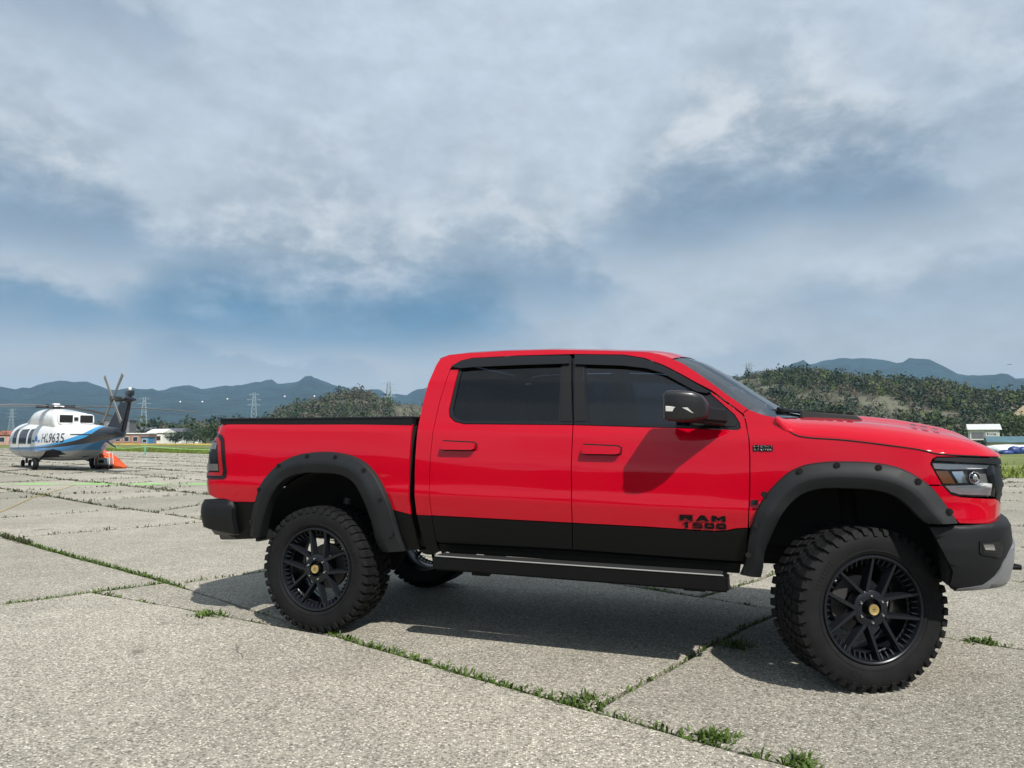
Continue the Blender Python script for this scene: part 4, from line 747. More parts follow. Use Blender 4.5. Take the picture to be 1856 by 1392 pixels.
for sd in (1, -1):
    bm = bmesh.new(); y = -sd * .47
    zt = lambda x: float(np.interp(x, zi_x, zi_z))
    bm_hexa(bm, [(3.40, y - .11, zt(3.4) - .05), (3.80, y - .09, zt(3.8) - .05), (3.80, y + .09, zt(3.8) - .05), (3.40, y + .11, zt(3.4) - .05), (3.41, y - .095, zt(3.4) + .012), (3.74, y - .075, zt(3.76) + .001), (3.74, y + .075, zt(3.76) + .001), (3.41, y + .095, zt(3.4) + .012)])
    bmesh.ops.bevel(bm, geom=bm.edges[:], offset=.008, segments=2, affect='EDGES'); vt = from_bm('hood_vent', bm, M_PLA, hood, ang=40)
    for k in range(5): x = 3.45 + .06 * k; box('vent_slot', (x, y - .07, zt(x) + .004), (x + .035, y + .07, zt(x) + .0165), M_DRK, vt)
    for k in range(3): x = 4.06 + .06 * k; box('hood_slot', (x, y - .05, zt(x) - .006), (x + .035, y - .01, zt(x) + .003), M_GLS, hood)
tg = box('tailgate', (-1.125, -.84, .98), (-1.06, .84, 1.535), M_RED, truck, .02); box('tailgate_handle', (-1.135, -.12, 1.38), (-1.12, .12, 1.46), M_GLS, tg)
tn = box('tonneau_cover', (-.985, -.965, 1.572), (.765, .965, 1.594), M_PLA, truck, .008)
for sd in (1, -1): bm = bmesh.new(); bm_hexa(bm, [(-.97, sd * .945 - .03, 1.548), (.775, sd * .945 - .03, 1.528), (.775, sd * .945 + .03, 1.528), (-.97, sd * .945 + .03, 1.548), (-.97, sd * .945 - .03, 1.573), (.775, sd * .945 - .03, 1.573), (.775, sd * .945 + .03, 1.573), (-.97, sd * .945 + .03, 1.573)]); from_bm('cover_rail', bm, M_PLA, tn)
box('bed_floor', (-1.05, -.56, .935), (.73, .56, .98), M_DRK, truck); box('bed_front_wall', (.735, -.96, .70), (.770, .96, 1.53), M_DRK, truck)
P = BODY.P; rw = [(.84, .85), (.84, 1.3), (.84, 1.56), (.85, 1.7), (.875, 1.9), (.91, 2.02)]; G = []
for x, z in rw: ue = float(P(x, z)[1]) - .012; G.append([(x + .002 - .012 * (1 - v * v), v * ue, z) for v in np.linspace(-1, 1, 13)])
wall = grid_mesh('cab_rear_wall', np.array(G), M_RED, truck); box('rear_window', (.815, -.62, 1.60), (.835, .62, 1.93), M_GLA, truck)

# ---- what hangs below
ub = box('underbody', (-.98, -.56, .66), (4.25, .56, .93), M_DRK, truck); box('cab_floor', (.83, -.93, .66), (3.10, .93, .74), M_DRK, truck)
box('engine_bay', (3.12, -.60, .74), (4.35, .60, 1.28), M_DRK, truck); box('firewall', (3.10, -.95, .72), (3.16, .95, 1.46), M_DRK, truck); box('front_core', (4.26, -.80, .62), (4.32, .80, 1.28), M_DRK, truck)
for sd in (1, -1): box('frame_rail', (-1.08, sd * .42 - .05, .60), (4.3, sd * .42 + .05, .74), M_DRK, ub, .01)
for xw, rr_ in ((0.0, .64), (3.672, .63)):
    for sd in (1, -1):        # wheel-house liners
        v, f = lathe([(rr_, -.93 * sd), (rr_ + .0, -.57 * sd), (.0, -.568 * sd)], 28, a0=R(12), a1=R(172)); nn_ = len(v) // 3; f = [q for q in f if not (max(q) >= 3 * 27 and min(q) < 3)]
        cz = .58; fl_ = mesh('wheel_liner', [(xw + p[0] * (1.0 if xw else .92), p[1], cz + p[2] * .93) for p in v], f, M_DRK, truck, True)
bm = bmesh.new(); bm_tube(bm, [(0, -.80, .46), (0, .80, .46)], .055, 12); bmesh.ops.create_uvsphere(bm, u_segments=16, v_segments=10, radius=.17, matrix=Matrix.Translation((0, .05, .47)) @ Matrix.Diagonal((1, .8, 1, 1))); from_bm('rear_axle', bm, M_DRK, ub, True)
bm = bmesh.new(); bm_tube(bm, [(3.672, -.75, .46), (3.672, .75, .46)], .05, 12); bm_tube(bm, [(3.3, -.45, .60), (3.66, -.80, .42)], .035, 8); bm_tube(bm, [(3.3, .45, .60), (3.66, .80, .42)], .035, 8); bm_tube(bm, [(3.70, -.62, .50), (3.66, -.58, 1.1)], .05, 10); bm_tube(bm, [(3.70, .62, .50), (3.66, .58, 1.1)], .05, 10); from_bm('front_suspension', bm, M_DRK, ub, True)
tube('drive_shaft', [(.1, .03, .50), (2.2, .0, .66)], .045, M_DRK, ub, 10); tube('exhaust', [(2.0, -.3, .64), (.9, -.32, .62), (.3, -.5, .72), (-.5, -.62, .66), (-1.0, -.72, .630), (-1.13, -.74, .625)], .038, M_STL, ub, 10)
tube('shock_absorber', [(-.12, -.60, .42), (-.02, -.56, .95)], .035, M_STL, ub, 10); box('splash_guard', (4.13, -.98, .62), (4.16, -.56, .96), M_DRK, truck); box('splash_guard', (4.13, .56, .62), (4.16, .98, .96), M_DRK, truck); box('mud_guard', (-.585, -.98, .63), (-.555, -.70, .86), M_DRK, truck)
# running boards
for sd in (1, -1):
    y0, y1 = sorted((-sd * .935, -sd * 1.085)); bm = bmesh.new(); bm_hexa(bm, [(1.0, y0, .528), (2.97, y0, .512), (2.97, y1, .512), (1.0, y1, .528), (1.0, y0, .622), (2.965, y0, .612), (2.965, y1, .612), (1.0, y1, .622)]); bmesh.ops.bevel(bm, geom=bm.edges[:], offset=.012, segments=3, affect='EDGES')
    st = from_bm('running_board', bm, M_BLK, truck, ang=35); bm = bmesh.new(); bm_hexa(bm, [(1.03, y0 + .012, .6205), (2.93, y0 + .012, .6108), (2.93, y1 - .012, .6108), (1.03, y1 - .012, .6205), (1.03, y0 + .015, .6265), (2.93, y0 + .015, .6168), (2.93, y1 - .015, .6168), (1.03, y1 - .015, .6265)]); from_bm('step_tread', bm, mat("step_strip", (.02, .02, .02), .6, .0) if sd == 1 else bpy.data.materials["step_strip"], st)
    tube('step_edge', [(1.02, -sd * 1.078, .6215), (2.94, -sd * 1.078, .6115)], .004, bpy.data.materials.get('step_edge_alloy') or mat('step_edge_alloy', (.42, .42, .41), .4, .4), st, 6)  # pale strip coloured as the sunlit highlight along the board's outer edge
    for x in (1.28, 2.70): bm = bmesh.new(); bm_hexa(bm, [(x, -sd * 1.04, .500), (x + .13, -sd * 1.04, .500), (x + .13, -sd * .60, .62), (x, -sd * .60, .62), (x, -sd * 1.04, .530), (x + .13, -sd * 1.04, .530), (x + .13, -sd * .60, .68), (x, -sd * .60, .68)]); from_bm('bracket', bm, M_DRK, st)

# ---- mirrors
for sd in (1, -1):
    bm = bmesh.new(); m_ = lambda x, u, z: (x, -sd * u, z)
    secs = [(2.640, 1.085, 1.302, 1.545, 1.712), (2.655, 1.082, 1.314, 1.536, 1.720), (2.72, 1.08, 1.313, 1.530, 1.720), (2.80, 1.08, 1.298, 1.534, 1.712), (2.85, 1.085, 1.270, 1.545, 1.690), (2.875, 1.09, 1.235, 1.555, 1.655), (2.885, 1.10, 1.20, 1.57, 1.63)]; G = []
    for x, u0, u1, z0, z1 in secs:
        ring = []
        for k in range(32):
            t = 2 * math.pi * k / 32; c, s_ = math.cos(t), math.sin(t); e_ = .30; ring.append(m_(x, (u0 + u1) / 2 + math.copysign(abs(c) ** e_, c) * (u1 - u0) / 2, (z0 + z1) / 2 + math.copysign(abs(s_) ** e_, s_) * (z1 - z0) / 2))
        G.append([bm.verts.new(p) for p in ring])
    for r0, r1 in zip(G, G[1:]):
        for k in range(32): bm.faces.new((r0[k], r0[(k + 1) % 32], r1[(k + 1) % 32], r1[k]))
    bm.faces.new(G[0][::-1]); bm.faces.new(G[-1]); mi = from_bm('side_mirror', bm, mat("mirror_shell", (.008, .008, .009), .38, 0, .25, .12) if sd == 1 else bpy.data.materials["mirror_shell"], truck, ang=40)
    bm = bmesh.new(); bm_hexa(bm, [m_(2.74, 1.16, 1.530), m_(2.955, .975, 1.503), m_(2.992, 1.03, 1.520), m_(2.82, 1.27, 1.535), m_(2.76, 1.12, 1.640), m_(2.945, .97, 1.628), m_(2.985, 1.02, 1.618), m_(2.83, 1.25, 1.640)]); bmesh.ops.bevel(bm, geom=bm.edges[:], offset=.018, segments=3, affect='EDGES'); from_bm('mirror_arm', bm, M_PLA, mi, ang=40)
    bm = bmesh.new(); bm_hexa(bm, [m_(2.648, 1.290, 1.592), m_(2.810, 1.268, 1.580), m_(2.810, 1.296, 1.580), m_(2.648, 1.3185, 1.592), m_(2.648, 1.290, 1.624), m_(2.775, 1.275, 1.614), m_(2.775, 1.305, 1.614), m_(2.648, 1.3205, 1.624)]); bmesh.ops.bevel(bm, geom=bm.edges[:], offset=.003, segments=1, affect='EDGES'); from_bm('turn_signal', bm, mat("signal_lens", (.60, .60, .57), .25, 0, .5) if sd == 1 else bpy.data.materials["signal_lens"], mi)
    y0, y1 = sorted((-sd * 1.10, -sd * 1.29)); box('mirror_glass', (2.632, y0, 1.555), (2.6385, y1, 1.70), M_CHR, mi)

# ---- badges and marker
def badge(name, body, s_, z_, h, w, m, parent, off=.003, bold=.0):
    p0, p1 = sp(s_ - w / 2, z_, 1, off), sp(s_ + w / 2, z_, 1, off); ux = (p1 - p0).normalized(); uz = (sp(s_, z_ + .02, 1, off) - sp(s_, z_ - .02, 1, off)).normalized(); un = ux.cross(uz).normalized(); Mx = Matrix((ux, uz, un)).transposed().to_4x4(); Mx.translation = (p0 + p1) / 2 - un * .002
    t = text_mesh(name, body, 1.0, m, parent, Matrix.Identity(4), .0, 1.0, bold); vs_ = np.array([v.co[:] for v in t.data.vertices]); lo, hi = vs_.min(0), vs_.max(0)
    sc_ = Matrix.Diagonal((w / (hi[0] - lo[0]), h / (hi[1] - lo[1]), 1, 1)) @ Matrix.Translation((-(lo[0] + hi[0]) / 2, -(lo[1] + hi[1]) / 2, 0)); t.data.transform(sc_)
    bm = bmesh.new(); bm.from_mesh(t.data); r = bmesh.ops.extrude_face_region(bm, geom=bm.faces[:]); [setattr(v, 'co', v.co + Vector((0, 0, .007))) for v in r['geom'] if isinstance(v, bmesh.types.BMVert)]; bmesh.ops.recalc_face_normals(bm, faces=bm.faces[:]); bm.to_mesh(t.data); bm.free(); t.data.transform(Mx); return t
fd_r = [o for o in truck.children if o.name.startswith('front_door')][0]; fe_r = [o for o in truck.children if o.name.startswith('front_fender')][0]
GLY = {'R': [((0,0),(.27,0),(.27,1),(0,1)), ((.27,.74),(.98,.74),(.98,1),(.27,1)), ((.72,.38),(.98,.38),(.98,.74),(.72,.74)), ((.27,.36),(.98,.36),(.98,.60),(.27,.60)), ((.48,.36),(.80,.36),(1.04,0),(.72,0))],
 'A': [((0,0),(.30,0),(.64,1),(.36,1)), ((.70,0),(1,0),(.64,1),(.36,1)), ((.20,.16),(.80,.16),(.72,.42),(.28,.42))], 'M': [((0,0),(.25,0),(.25,1),(0,1)), ((.75,0),(1,0),(1,1),(.75,1)), ((.25,1),(.25,.55),(.5,.12),(.5,.62)), ((.75,1),(.75,.55),(.5,.12),(.5,.62))],
 '1': [((.38,0),(.68,0),(.68,1),(.38,1)), ((.12,.72),(.38,.72),(.38,1),(.28,1))], '5': [((0,.82),(.98,.82),(.98,1),(0,1)), ((0,.42),(.27,.42),(.27,.82),(0,.82)), ((.27,.42),(.98,.42),(.98,.60),(.27,.60)), ((.72,.18),(.98,.18),(.98,.42),(.72,.42)), ((0,0),(.98,0),(.98,.18),(0,.18))],
 '0': [((0,.18),(.27,.18),(.27,.82),(0,.82)), ((.73,.18),(1,.18),(1,.82),(.73,.82)), ((0,.82),(1,.82),(.86,1),(.14,1)), ((.14,0),(.86,0),(1,.18),(0,.18)), ((.27,.68),(.73,.68),(.73,.82),(.27,.82)), ((.27,.18),(.73,.18),(.73,.32),(.27,.32))]}
def block_letters(body, sl, sr, zc, h, parent):
    w = (sr - sl) / len(body)
    for i, ch in enumerate(body):
        bm = bmesh.new()
        for k, q in enumerate(GLY[ch]):
            P2 = [(sl + w * (i + .06 + .84 * x), zc - h / 2 + h * y) for x, y in q]; A2 = sum(P2[a][0] * P2[(a + 1) % 4][1] - P2[(a + 1) % 4][0] * P2[a][1] for a in range(4)); P2 = P2 if A2 > 0 else P2[::-1]; bm_hexa(bm, [sp(s_, z_, 1, .0005) for s_, z_ in P2] + [sp(s_, z_, 1, .006 + .0004 * k) for s_, z_ in P2])
        from_bm('door_letter', bm, M_BAD, parent)
block_letters('RAM', 2.676, 2.966, .9430, .0345, fd_r); block_letters('1500', 2.688, 2.966, .8965, .0345, fd_r)
bp_ = bpanel('engine_badge', [(3.124, 1.392), (3.237, 1.391), (3.237, 1.356), (3.124, 1.356)], M_BAD, fe_r, 1, .004, th=.006); badge('badge_lettering', 'HEMI', 3.180, 1.381, .017, .106, mat("badge_satin", (.05, .05, .052), .4), bp_, .0042, .02); badge('badge_lettering', '5.7 LITER', 3.180, 1.3635, .010, .104, M_BAG, bp_, .0042, .01)
bpanel('side_vent', [(3.108, 1.062), (3.150, 1.064), (3.140, 1.036), (3.108, 1.034)], M_PLA, fe_r, 1, .012, th=.02)

# ---- cabin
box('dashboard', (2.72, -.80, 1.18), (3.08, .80, 1.50), M_SEAT, truck, .05)
for x in (1.12, 2.02):
    for y in (-.42, .42):
        st = box('seat', (x, y - .27, .98), (x + .52, y + .27, 1.14), M_SEAT, truck, .05); bm = bmesh.new(); bm_box(bm, (-.07, -.26, 0), (.07, .26, .56), .05, Matrix.Translation((x + .03, y, 1.10)) @ Matrix.Rotation(R(-12), 4, 'Y')); from_bm('backrest', bm, M_SEAT, st, ang=40); box('headrest', (x - .16, y - .13, 1.67), (x - .06, y + .13, 1.84), M_SEAT, st, .04)
v, f = lathe([(.185 + .016 * math.cos(t), .016 * math.sin(t)) for t in np.linspace(0, 2 * math.pi, 9)[:-1]], 32, closed=True); mesh('steering_wheel', v, f, M_SEAT, truck, True, loc=(2.66, .42, 1.42), rot=(0, 0, R(90)))

# ---- wheels
def tyre_mesh():
    bm = bmesh.new(); pr = [(.300, -.020), (.309, -.006), (.318, .001), (.335, .006), (.365, .011), (.395, .010), (.418, .005), (.437, -.004), (.446, -.018), (.450, -.06), (.450, -.27), (.444, -.304), (.430, -.320), (.400, -.338), (.35, -.338), (.31, -.325), (.300, -.31)]
    v, f = lathe(pr, 120); bm_add(bm, v, f); NB = 44; dt = 2 * math.pi / NB
    def cyl(t, r, w): return (r * math.cos(t), w, r * math.sin(t))
    def block(pts, r0, r1, shr=.10):
        c = np.mean(pts, 0); bm_hexa(bm, [cyl(t, r0, w) for t, w in pts] + [cyl(c[0] + (t - c[0]) * (1 - shr), r1, c[1] + (w - c[1]) * (1 - shr * .7)) for t, w in pts])
    for k in range(NB):
        for flip in (0, 1):
            t0 = k * dt + (dt * .5 if flip else 0); W_ = (lambda w: w) if not flip else (lambda w: -.328 - w); sg = 1 if not flip else -1; lg = k % 2
            # shoulder lug, wrapping onto the side wall
            block([(t0 + .00 * dt, W_(-.010)), (t0 + .74 * dt, W_(-.010)), (t0 + .86 * dt, W_(-.070)), (t0 + .12 * dt, W_(-.076))], .440, .4600)
            ex = .010 if lg else .0; a0, a1 = t0 + .04 * dt, t0 + .70 * dt
            rr0, rr1 = (.414 if lg else .422), .457; w0, w1 = W_(.0105), W_(.0140); bm_hexa(bm, [cyl(a0 + .1 * dt, rr0, W_(.004)), cyl(a1 - .1 * dt, rr0, W_(.004)), cyl(a1, rr1, W_(-.014)), cyl(a0, rr1, W_(-.014)), cyl(a0 + .14 * dt, rr0 + .003, w1), cyl(a1 - .14 * dt, rr0 + .003, w1), cyl(a1 - .03 * dt, rr1 + .002, W_(.001)), cyl(a0 + .03 * dt, rr1 + .002, W_(.001))])
            # zig-zag middle blocks
            block([(t0 + .22 * dt, W_(-.084)), (t0 + .80 * dt, W_(-.080)), (t0 + 1.00 * dt, W_(-.118)), (t0 + .46 * dt, W_(-.124))], .435, .460)
            block([(t0 + .60 * dt, W_(-.128)), (t0 + 1.16 * dt, W_(-.124)), (t0 + 1.00 * dt, W_(-.160)), (t0 + .44 * dt, W_(-.162))], .435, .460)
    for a_ in (R(20), R(160), R(285)):      # moulded marks on the side wall
        for q in range(8): t_ = a_ + q * .062; bm_hexa(bm, [cyl(t_, .356, .008), cyl(t_ + (.04 if q % 3 else .022), .356, .008), cyl(t_ + (.04 if q % 3 else .022), .388, .008), cyl(t_, .388, .008), cyl(t_ + .003, .358, .0125), cyl(t_ + (.037 if q % 3 else .019), .358, .0125), cyl(t_ + (.037 if q % 3 else .019), .386, .0125), cyl(t_ + .003, .386, .0125)])
    # faint raised rib on the side wall
    v, f = lathe([(.328, .003), (.330, .0075), (.336, .0085), (.338, .006)], 96); bm_add(bm, v, f)
    bmesh.ops.recalc_face_normals(bm, faces=bm.faces[:]); me = bpy.data.meshes.new('tyre'); bm.to_mesh(me); bm.free(); me.polygons.foreach_set('use_smooth', [True] * len(me.polygons)); me.set_sharp_from_angle(angle=R(28)); me.materials.append(M_RUB); return me
def rim_mesh():
    bm = bmesh.new(); v, f = lathe([(.306, -.022), (.307, -.004), (.303, .003), (.296, .004), (.290, .0), (.286, -.010), (.283, -.030), (.272, -.050), (.266, -.20), (.285, -.27), (.304, -.30), (.306, -.32)], 96); bm_add(bm, v, f)
    v, f = lathe([(.055, -.060), (.056, -.032), (.060, -.024), (.094, -.026), (.104, -.032), (.106, -.050), (.100, -.11), (.0, -.11)], 64); bm_add(bm, v, f); v, f = lathe([(.055, -.060), (.0, -.060)], 48); bm_add(bm, v, f)
    for k in range(5):
        tn_ = k * 2 * math.pi / 5 + R(70)
        for sgn in (-1, 1):
            t1 = tn_ + sgn * R(22); tb = tn_ + sgn * R(7); p0 = Vector((math.cos(tb) * .098, 0, math.sin(tb) * .098)); p1 = Vector((math.cos(t1) * .290, 0, math.sin(t1) * .290)); d = (p1 - p0).normalized(); n_ = Vector((-d.z, 0, d.x))
            Y = lambda p, y: Vector((p.x, y, p.z)); w0, w1 = .019, .0125
            bm_hexa(bm, [Y(p0 - n_ * w0, -.085), Y(p1 - n_ * w1, -.045), Y(p1 + n_ * w1, -.045), Y(p0 + n_ * w0, -.085), Y(p0 - n_ * w0 * .55, -.028), Y(p1 - n_ * w1 * .5, -.004), Y(p1 + n_ * w1 * .5, -.004), Y(p0 + n_ * w0 * .55, -.028)])
    for k in range(50):     # the ring of small webs behind the lip
        t = k * 2 * math.pi / 50; c = lambda a, r, y: (r * math.cos(a), y, r * math.sin(a)); h = .016 if k % 2 else .028
        bm_hexa(bm, [c(t - .022, .252, -.062), c(t + .022, .252, -.062), c(t + h, .285, -.055), c(t - h, .285, -.055), c(t - .014, .254, -.030), c(t + .014, .254, -.030), c(t + h * .6, .284, -.016), c(t - h * .6, .284, -.016)])
    v, f = lathe([(.250, -.064), (.256, -.058), (.268, -.060)], 72); bm_add(bm, v, f)
    bmesh.ops.recalc_face_normals(bm, faces=bm.faces[:]); me = bpy.data.meshes.new('wheel'); bm.to_mesh(me); bm.free(); me.polygons.foreach_set('use_smooth', [True] * len(me.polygons)); me.set_sharp_from_angle(angle=R(32)); me.materials.append(M_RIM); return me
def simple(name, prof, n, m):
    v, f = lathe(prof, n); bm = bmesh.new(); bm_add(bm, v, f); bmesh.ops.remove_doubles(bm, verts=bm.verts[:], dist=1e-6); bmesh.ops.recalc_face_normals(bm, faces=bm.faces[:]); me = bpy.data.meshes.new(name); bm.to_mesh(me); bm.free(); me.polygons.foreach_set('use_smooth', [True] * len(me.polygons)); me.set_sharp_from_angle(angle=R(35)); me.materials.append(m); return me
ME_T, ME_R = tyre_mesh(), rim_mesh(); ME_C = simple('hub_cap', [(.0, -.004), (.030, -.004), (.034, -.008), (.036, -.030), (.036, -.06)], 40, M_BLK); ME_G = simple('cap_emblem', [(.0, -.0005), (.024, -.0005), (.0265, .001), (.0295, .001), (.031, -.002), (.031, -.006)], 40, M_GLD); ME_D = simple('brake_disc', [(.08, -.165), (.165, -.165), (.168, -.170), (.168, -.195), (.08, -.197)], 48, M_STL); ME_L = simple('lug_nut', [(.0, .012), (.006, .011), (.0085, .006), (.009, -.02), (.009, -.03)], 12, M_CHR)
bm = bmesh.new()
for pts in ([(-.015, 0), (-.004, .0075), (.004, .0045), (.013, .0065), (.009, .0), (.002, .001)], [(-.013, -.010), (.013, -.008), (.012, -.0055), (-.012, -.0075)], [(.0, .013), (.007, .010), (.0, .0145), (-.007, .010)]):
    bm.faces.new([bm.verts.new((x, .0008, z)) for x, z in pts])
ME_P = bpy.data.meshes.new('cap_print'); bm.to_mesh(ME_P); bm.free(); ME_P.materials.append(M_INK)
def wheel(x, side, steer=0., spin=0.):
    kp = .1835; c = Vector((3.672 if x > 1 else 0.0, -side * (1.03 - kp if x > 1 else 1.03), .46)); Rz = Matrix.Rotation(steer, 4, 'Z')
    # local frame: y outwards
    base = Matrix.Translation(c) @ Rz @ (Matrix.Translation((0, -side * kp, 0)) if x > 1 else Matrix.Identity(4)) @ Matrix.Rotation(math.pi if side > 0 else 0, 4, 'Z')
    w = link('wheel', ME_R, truck); w.matrix_local = base @ Matrix.Rotation(spin, 4, 'Y'); link('tyre', ME_T, w); cp_ = link('hub_cap', ME_C, w); link('cap_emblem', ME_G, w); link('cap_print', ME_P, w); link('brake_disc', ME_D, w)
    for k in range(6): a = k * math.pi / 3 + .5; link('lug_nut', ME_L, w, loc=(.076 * math.cos(a), -.026, .076 * math.sin(a)))
wheel(0, 1, 0, R(12)); wheel(0, -1, 0, R(40)); wheel(3.672, 1, R(28), R(0)); wheel(3.672, -1, R(28), R(25))

# ================================================================== HELICOPTER and its ground gear
M_HW = mat("helicopter_white", (.78, .79, .79), .35, 0, .5); M_HB = mat("helicopter_navy", (.010, .012, .020), .35, 0, .4); M_HG = mat("helicopter_belly_grey", (.34, .36, .38), .4, 0, .3); M_BLD = mat("rotor_blade_grey", (.12, .12, .118), .6); M_BLW = mat("tail_blade_grey", (.20, .195, .18), .6); M_HWN = mat("cabin_glass_dark", (.02, .023, .027), .08); M_ORG = mat("orange_fabric", (.62, .085, .02), .7, noise=(3, .25)); M_OR2 = mat("yellow_webbing", (.50, .25, .03), .8)
def livery():
    """white hull with a navy tail and blue swoosh; paint follows the hull, not the light"""
    m = bpy.data.materials.new("helicopter_livery"); m.use_nodes = True; nt = m.node_tree; b = nt.nodes['Principled BSDF']; b.inputs['Roughness'].default_value = .33; b.inputs['Coat Weight'].default_value = .4; N = nt.nodes.new; L = nt.links.new
    tc = N('ShaderNodeTexCoord'); s = N('ShaderNodeSeparateXYZ'); L(tc.outputs['Object'], s.inputs[0])
    def curve(pts):
        n = N('ShaderNodeFloatCurve'); mr = N('ShaderNodeMapRange'); mr.inputs[1].default_value = -7; mr.inputs[2].default_value = 7.5; L(s.outputs[0], mr.inputs[0]); c = n.mapping.curves[0]
        q = [((x + 7) / 14.5, z / 4) for x, z in sorted(pts)]; c.points[0].location = q[0]; c.points[1].location = q[-1]
        for p in q[1:-1]: c.points.new(*p)
        n.mapping.update(); L(mr.outputs[0], n.inputs['Value']); k = N('ShaderNodeMath'); k.operation = 'MULTIPLY'; k.inputs[1].default_value = 4; L(n.outputs[0], k.inputs[0]); return k.outputs[0]
    def below(c):
        k = N('ShaderNodeMath'); k.operation = 'LESS_THAN'; L(s.outputs[2], k.inputs[0]); L(c, k.inputs[1]); return k.outputs[0]
    def mix(f, a, c):
        n = N('ShaderNodeMix'); n.data_type = 'RGBA'; L(f, n.inputs[0]); (L(a, n.inputs[6]) if not isinstance(a, tuple) else setattr(n.inputs[6], 'default_value', (*a, 1))); n.inputs[7].default_value = (*c, 1); return n.outputs[2]
    top = curve([(-7, 3.9), (-4.9, 2.4), (-4.2, 1.95), (-3, 1.50), (-1.5, 1.22), (.5, 1.07), (3, 1.0), (7.5, .98)]); nav = curve([(-7, 3.9), (-5.5, 2.4), (-4.7, 1.95), (-3.4, 1.42), (-2, 1.18), (-.3, 1.04), (3, .97), (7.5, .96)]); lob = curve([(-7, 1.55), (-5.5, 1.42), (-4, 1.26), (-2.2, 1.06), (0, .98), (3, .93), (7.5, .93)]); bel = curve([(-7, 1.1), (-4, 1.0), (-2.2, .86), (-.5, .86), (3, .86), (7.5, .85)])
    c = mix(below(top), (.78, .79, .79), (.05, .33, .66)); c = mix(below(nav), c, (.010, .012, .020)); c = mix(below(lob), c, (.045, .27, .60)); c = mix(below(bel), c, (.40, .42, .44)); L(c, b.inputs['Base Color']); return m
M_LIV = livery(); HX, HY = -20.66, 33.97
heli = empty('helicopter', (HX, HY, 0), math.atan2(.635, -.77), 'white helicopter with navy tail and blue stripes, registration HL9635, parked with rotor still', 'helicopter')
def loft(name, secs, m, parent, n=40, e=.72):
    bm = bmesh.new(); G = []
    S_ = crom([(a, b, c, d, f) for a, b, c, d, f in secs], 5)
    for x, zc, hw, hu, hd in S_:
        r = []
        for k in range(n):
            t = 2 * math.pi * k / n; c, s_ = math.cos(t), math.sin(t); r.append(bm.verts.new((x, math.copysign(abs(c) ** e, c) * max(hw, .01), zc + math.copysign(abs(s_) ** e, s_) * max(hu if s_ > 0 else hd, .01))))
        G.append(r)
    for r0, r1 in zip(G, G[1:]):
        for k in range(n): bm.faces.new((r0[k], r0[(k + 1) % n], r1[(k + 1) % n], r1[k]))
    bm.faces.new(G[0][::-1]); bm.faces.new(G[-1]); return from_bm(name, bm, m, parent, ang=50)
hull_s = [(6.2, .95, .05, .05, .05), (5.95, .97, .34, .26, .22), (5.5, 1.03, .62, .50, .40), (4.9, 1.12, .84, .84, .55), (4.2, 1.15, 1.0, 1.02, .66), (3.0, 1.15, 1.04, 1.06, .74), (1.2, 1.15, 1.04, 1.04, .76), (-.4, 1.16, 1.04, .98, .76), (-1.7, 1.20, 1.0, .90, .72), (-2.7, 1.34, .80, .70, .55), (-3.6, 1.50, .50, .48, .38), (-4.5, 1.58, .34, .36, .30), (-5.2, 1.62, .28, .30, .26), (-5.9, 1.63, .20, .22, .20), (-6.15, 1.63, .04, .05, .05)]
hull = loft('fuselage', hull_s, M_LIV, heli)
cowl = loft('engine_cowling', [(4.0, 2.0, .15, .10, .1), (3.7, 2.05, .45, .22, .2), (3.0, 2.12, .62, .40, .3), (2.4, 2.24, .70, .52, .4), (1.6, 2.28, .74, .54, .5), (.6, 2.26, .80, .52, .5), (-.4, 2.22, .84, .44, .5), (-.95, 2.18, .84, .40, .5), (-1.08, 2.15, .7, .30, .4)], M_HW, heli)
for y in (-.42, .42):
    ex = loft('exhaust', [(-.75, 2.31, .33, .24, .24), (-1.06, 2.30, .33, .24, .24), (-1.16, 2.30, .32, .23, .23)], M_HW, heli, 24, .5); ex.location.y = y; box('exhaust_mouth', (-1.19, -.27, 2.13), (-1.14, .27, 2.47), M_DRK, ex, .03)
box('cowling_grille', (-1.13, -.08, 2.22), (-1.05, .08, 2.38), M_DRK, cowl)
# fin, stabiliser, rotors
bm = bmesh.new(); bm_hexa(bm, [(-4.55, -.10, 1.75), (-6.15, -.10, 1.70), (-6.15, .10, 1.70), (-4.55, .10, 1.75), (-5.95, -.06, 3.15), (-6.75, -.06, 3.15), (-6.75, .06, 3.15), (-6.05, .06, 3.15)]); bmesh.ops.bevel(bm, geom=bm.edges[:], offset=.04, segments=2, affect='EDGES'); fin = from_bm('tail_fin', bm, M_HB, heli, ang=40)
box('fin_cap', (-6.85, -.07, 3.15), (-6.25, .07, 3.38), M_HB, fin, .03); box('beacon', (-6.62, -.05, 3.38), (-6.50, .05, 3.50), M_HW, fin, .02); loft('gearbox_fairing', [(-5.9, 3.0, .05, .05, .05), (-6.2, 3.0, .16, .13, .13), (-6.6, 3.0, .17, .14, .14), (-7.1, 2.98, .04, .04, .04)], M_HB, fin, 20)
box('stabiliser', (-5.45, -1.55, 1.55), (-4.85, 1.55, 1.60), M_HB, heli, .02)
TR = Vector((-6.3, .50, 3.02)); tr = tube('tail_rotor', [(-6.3, .05, 3.02), (-6.3, .62, 3.02)], [.10, .12], M_STL, heli, 14)
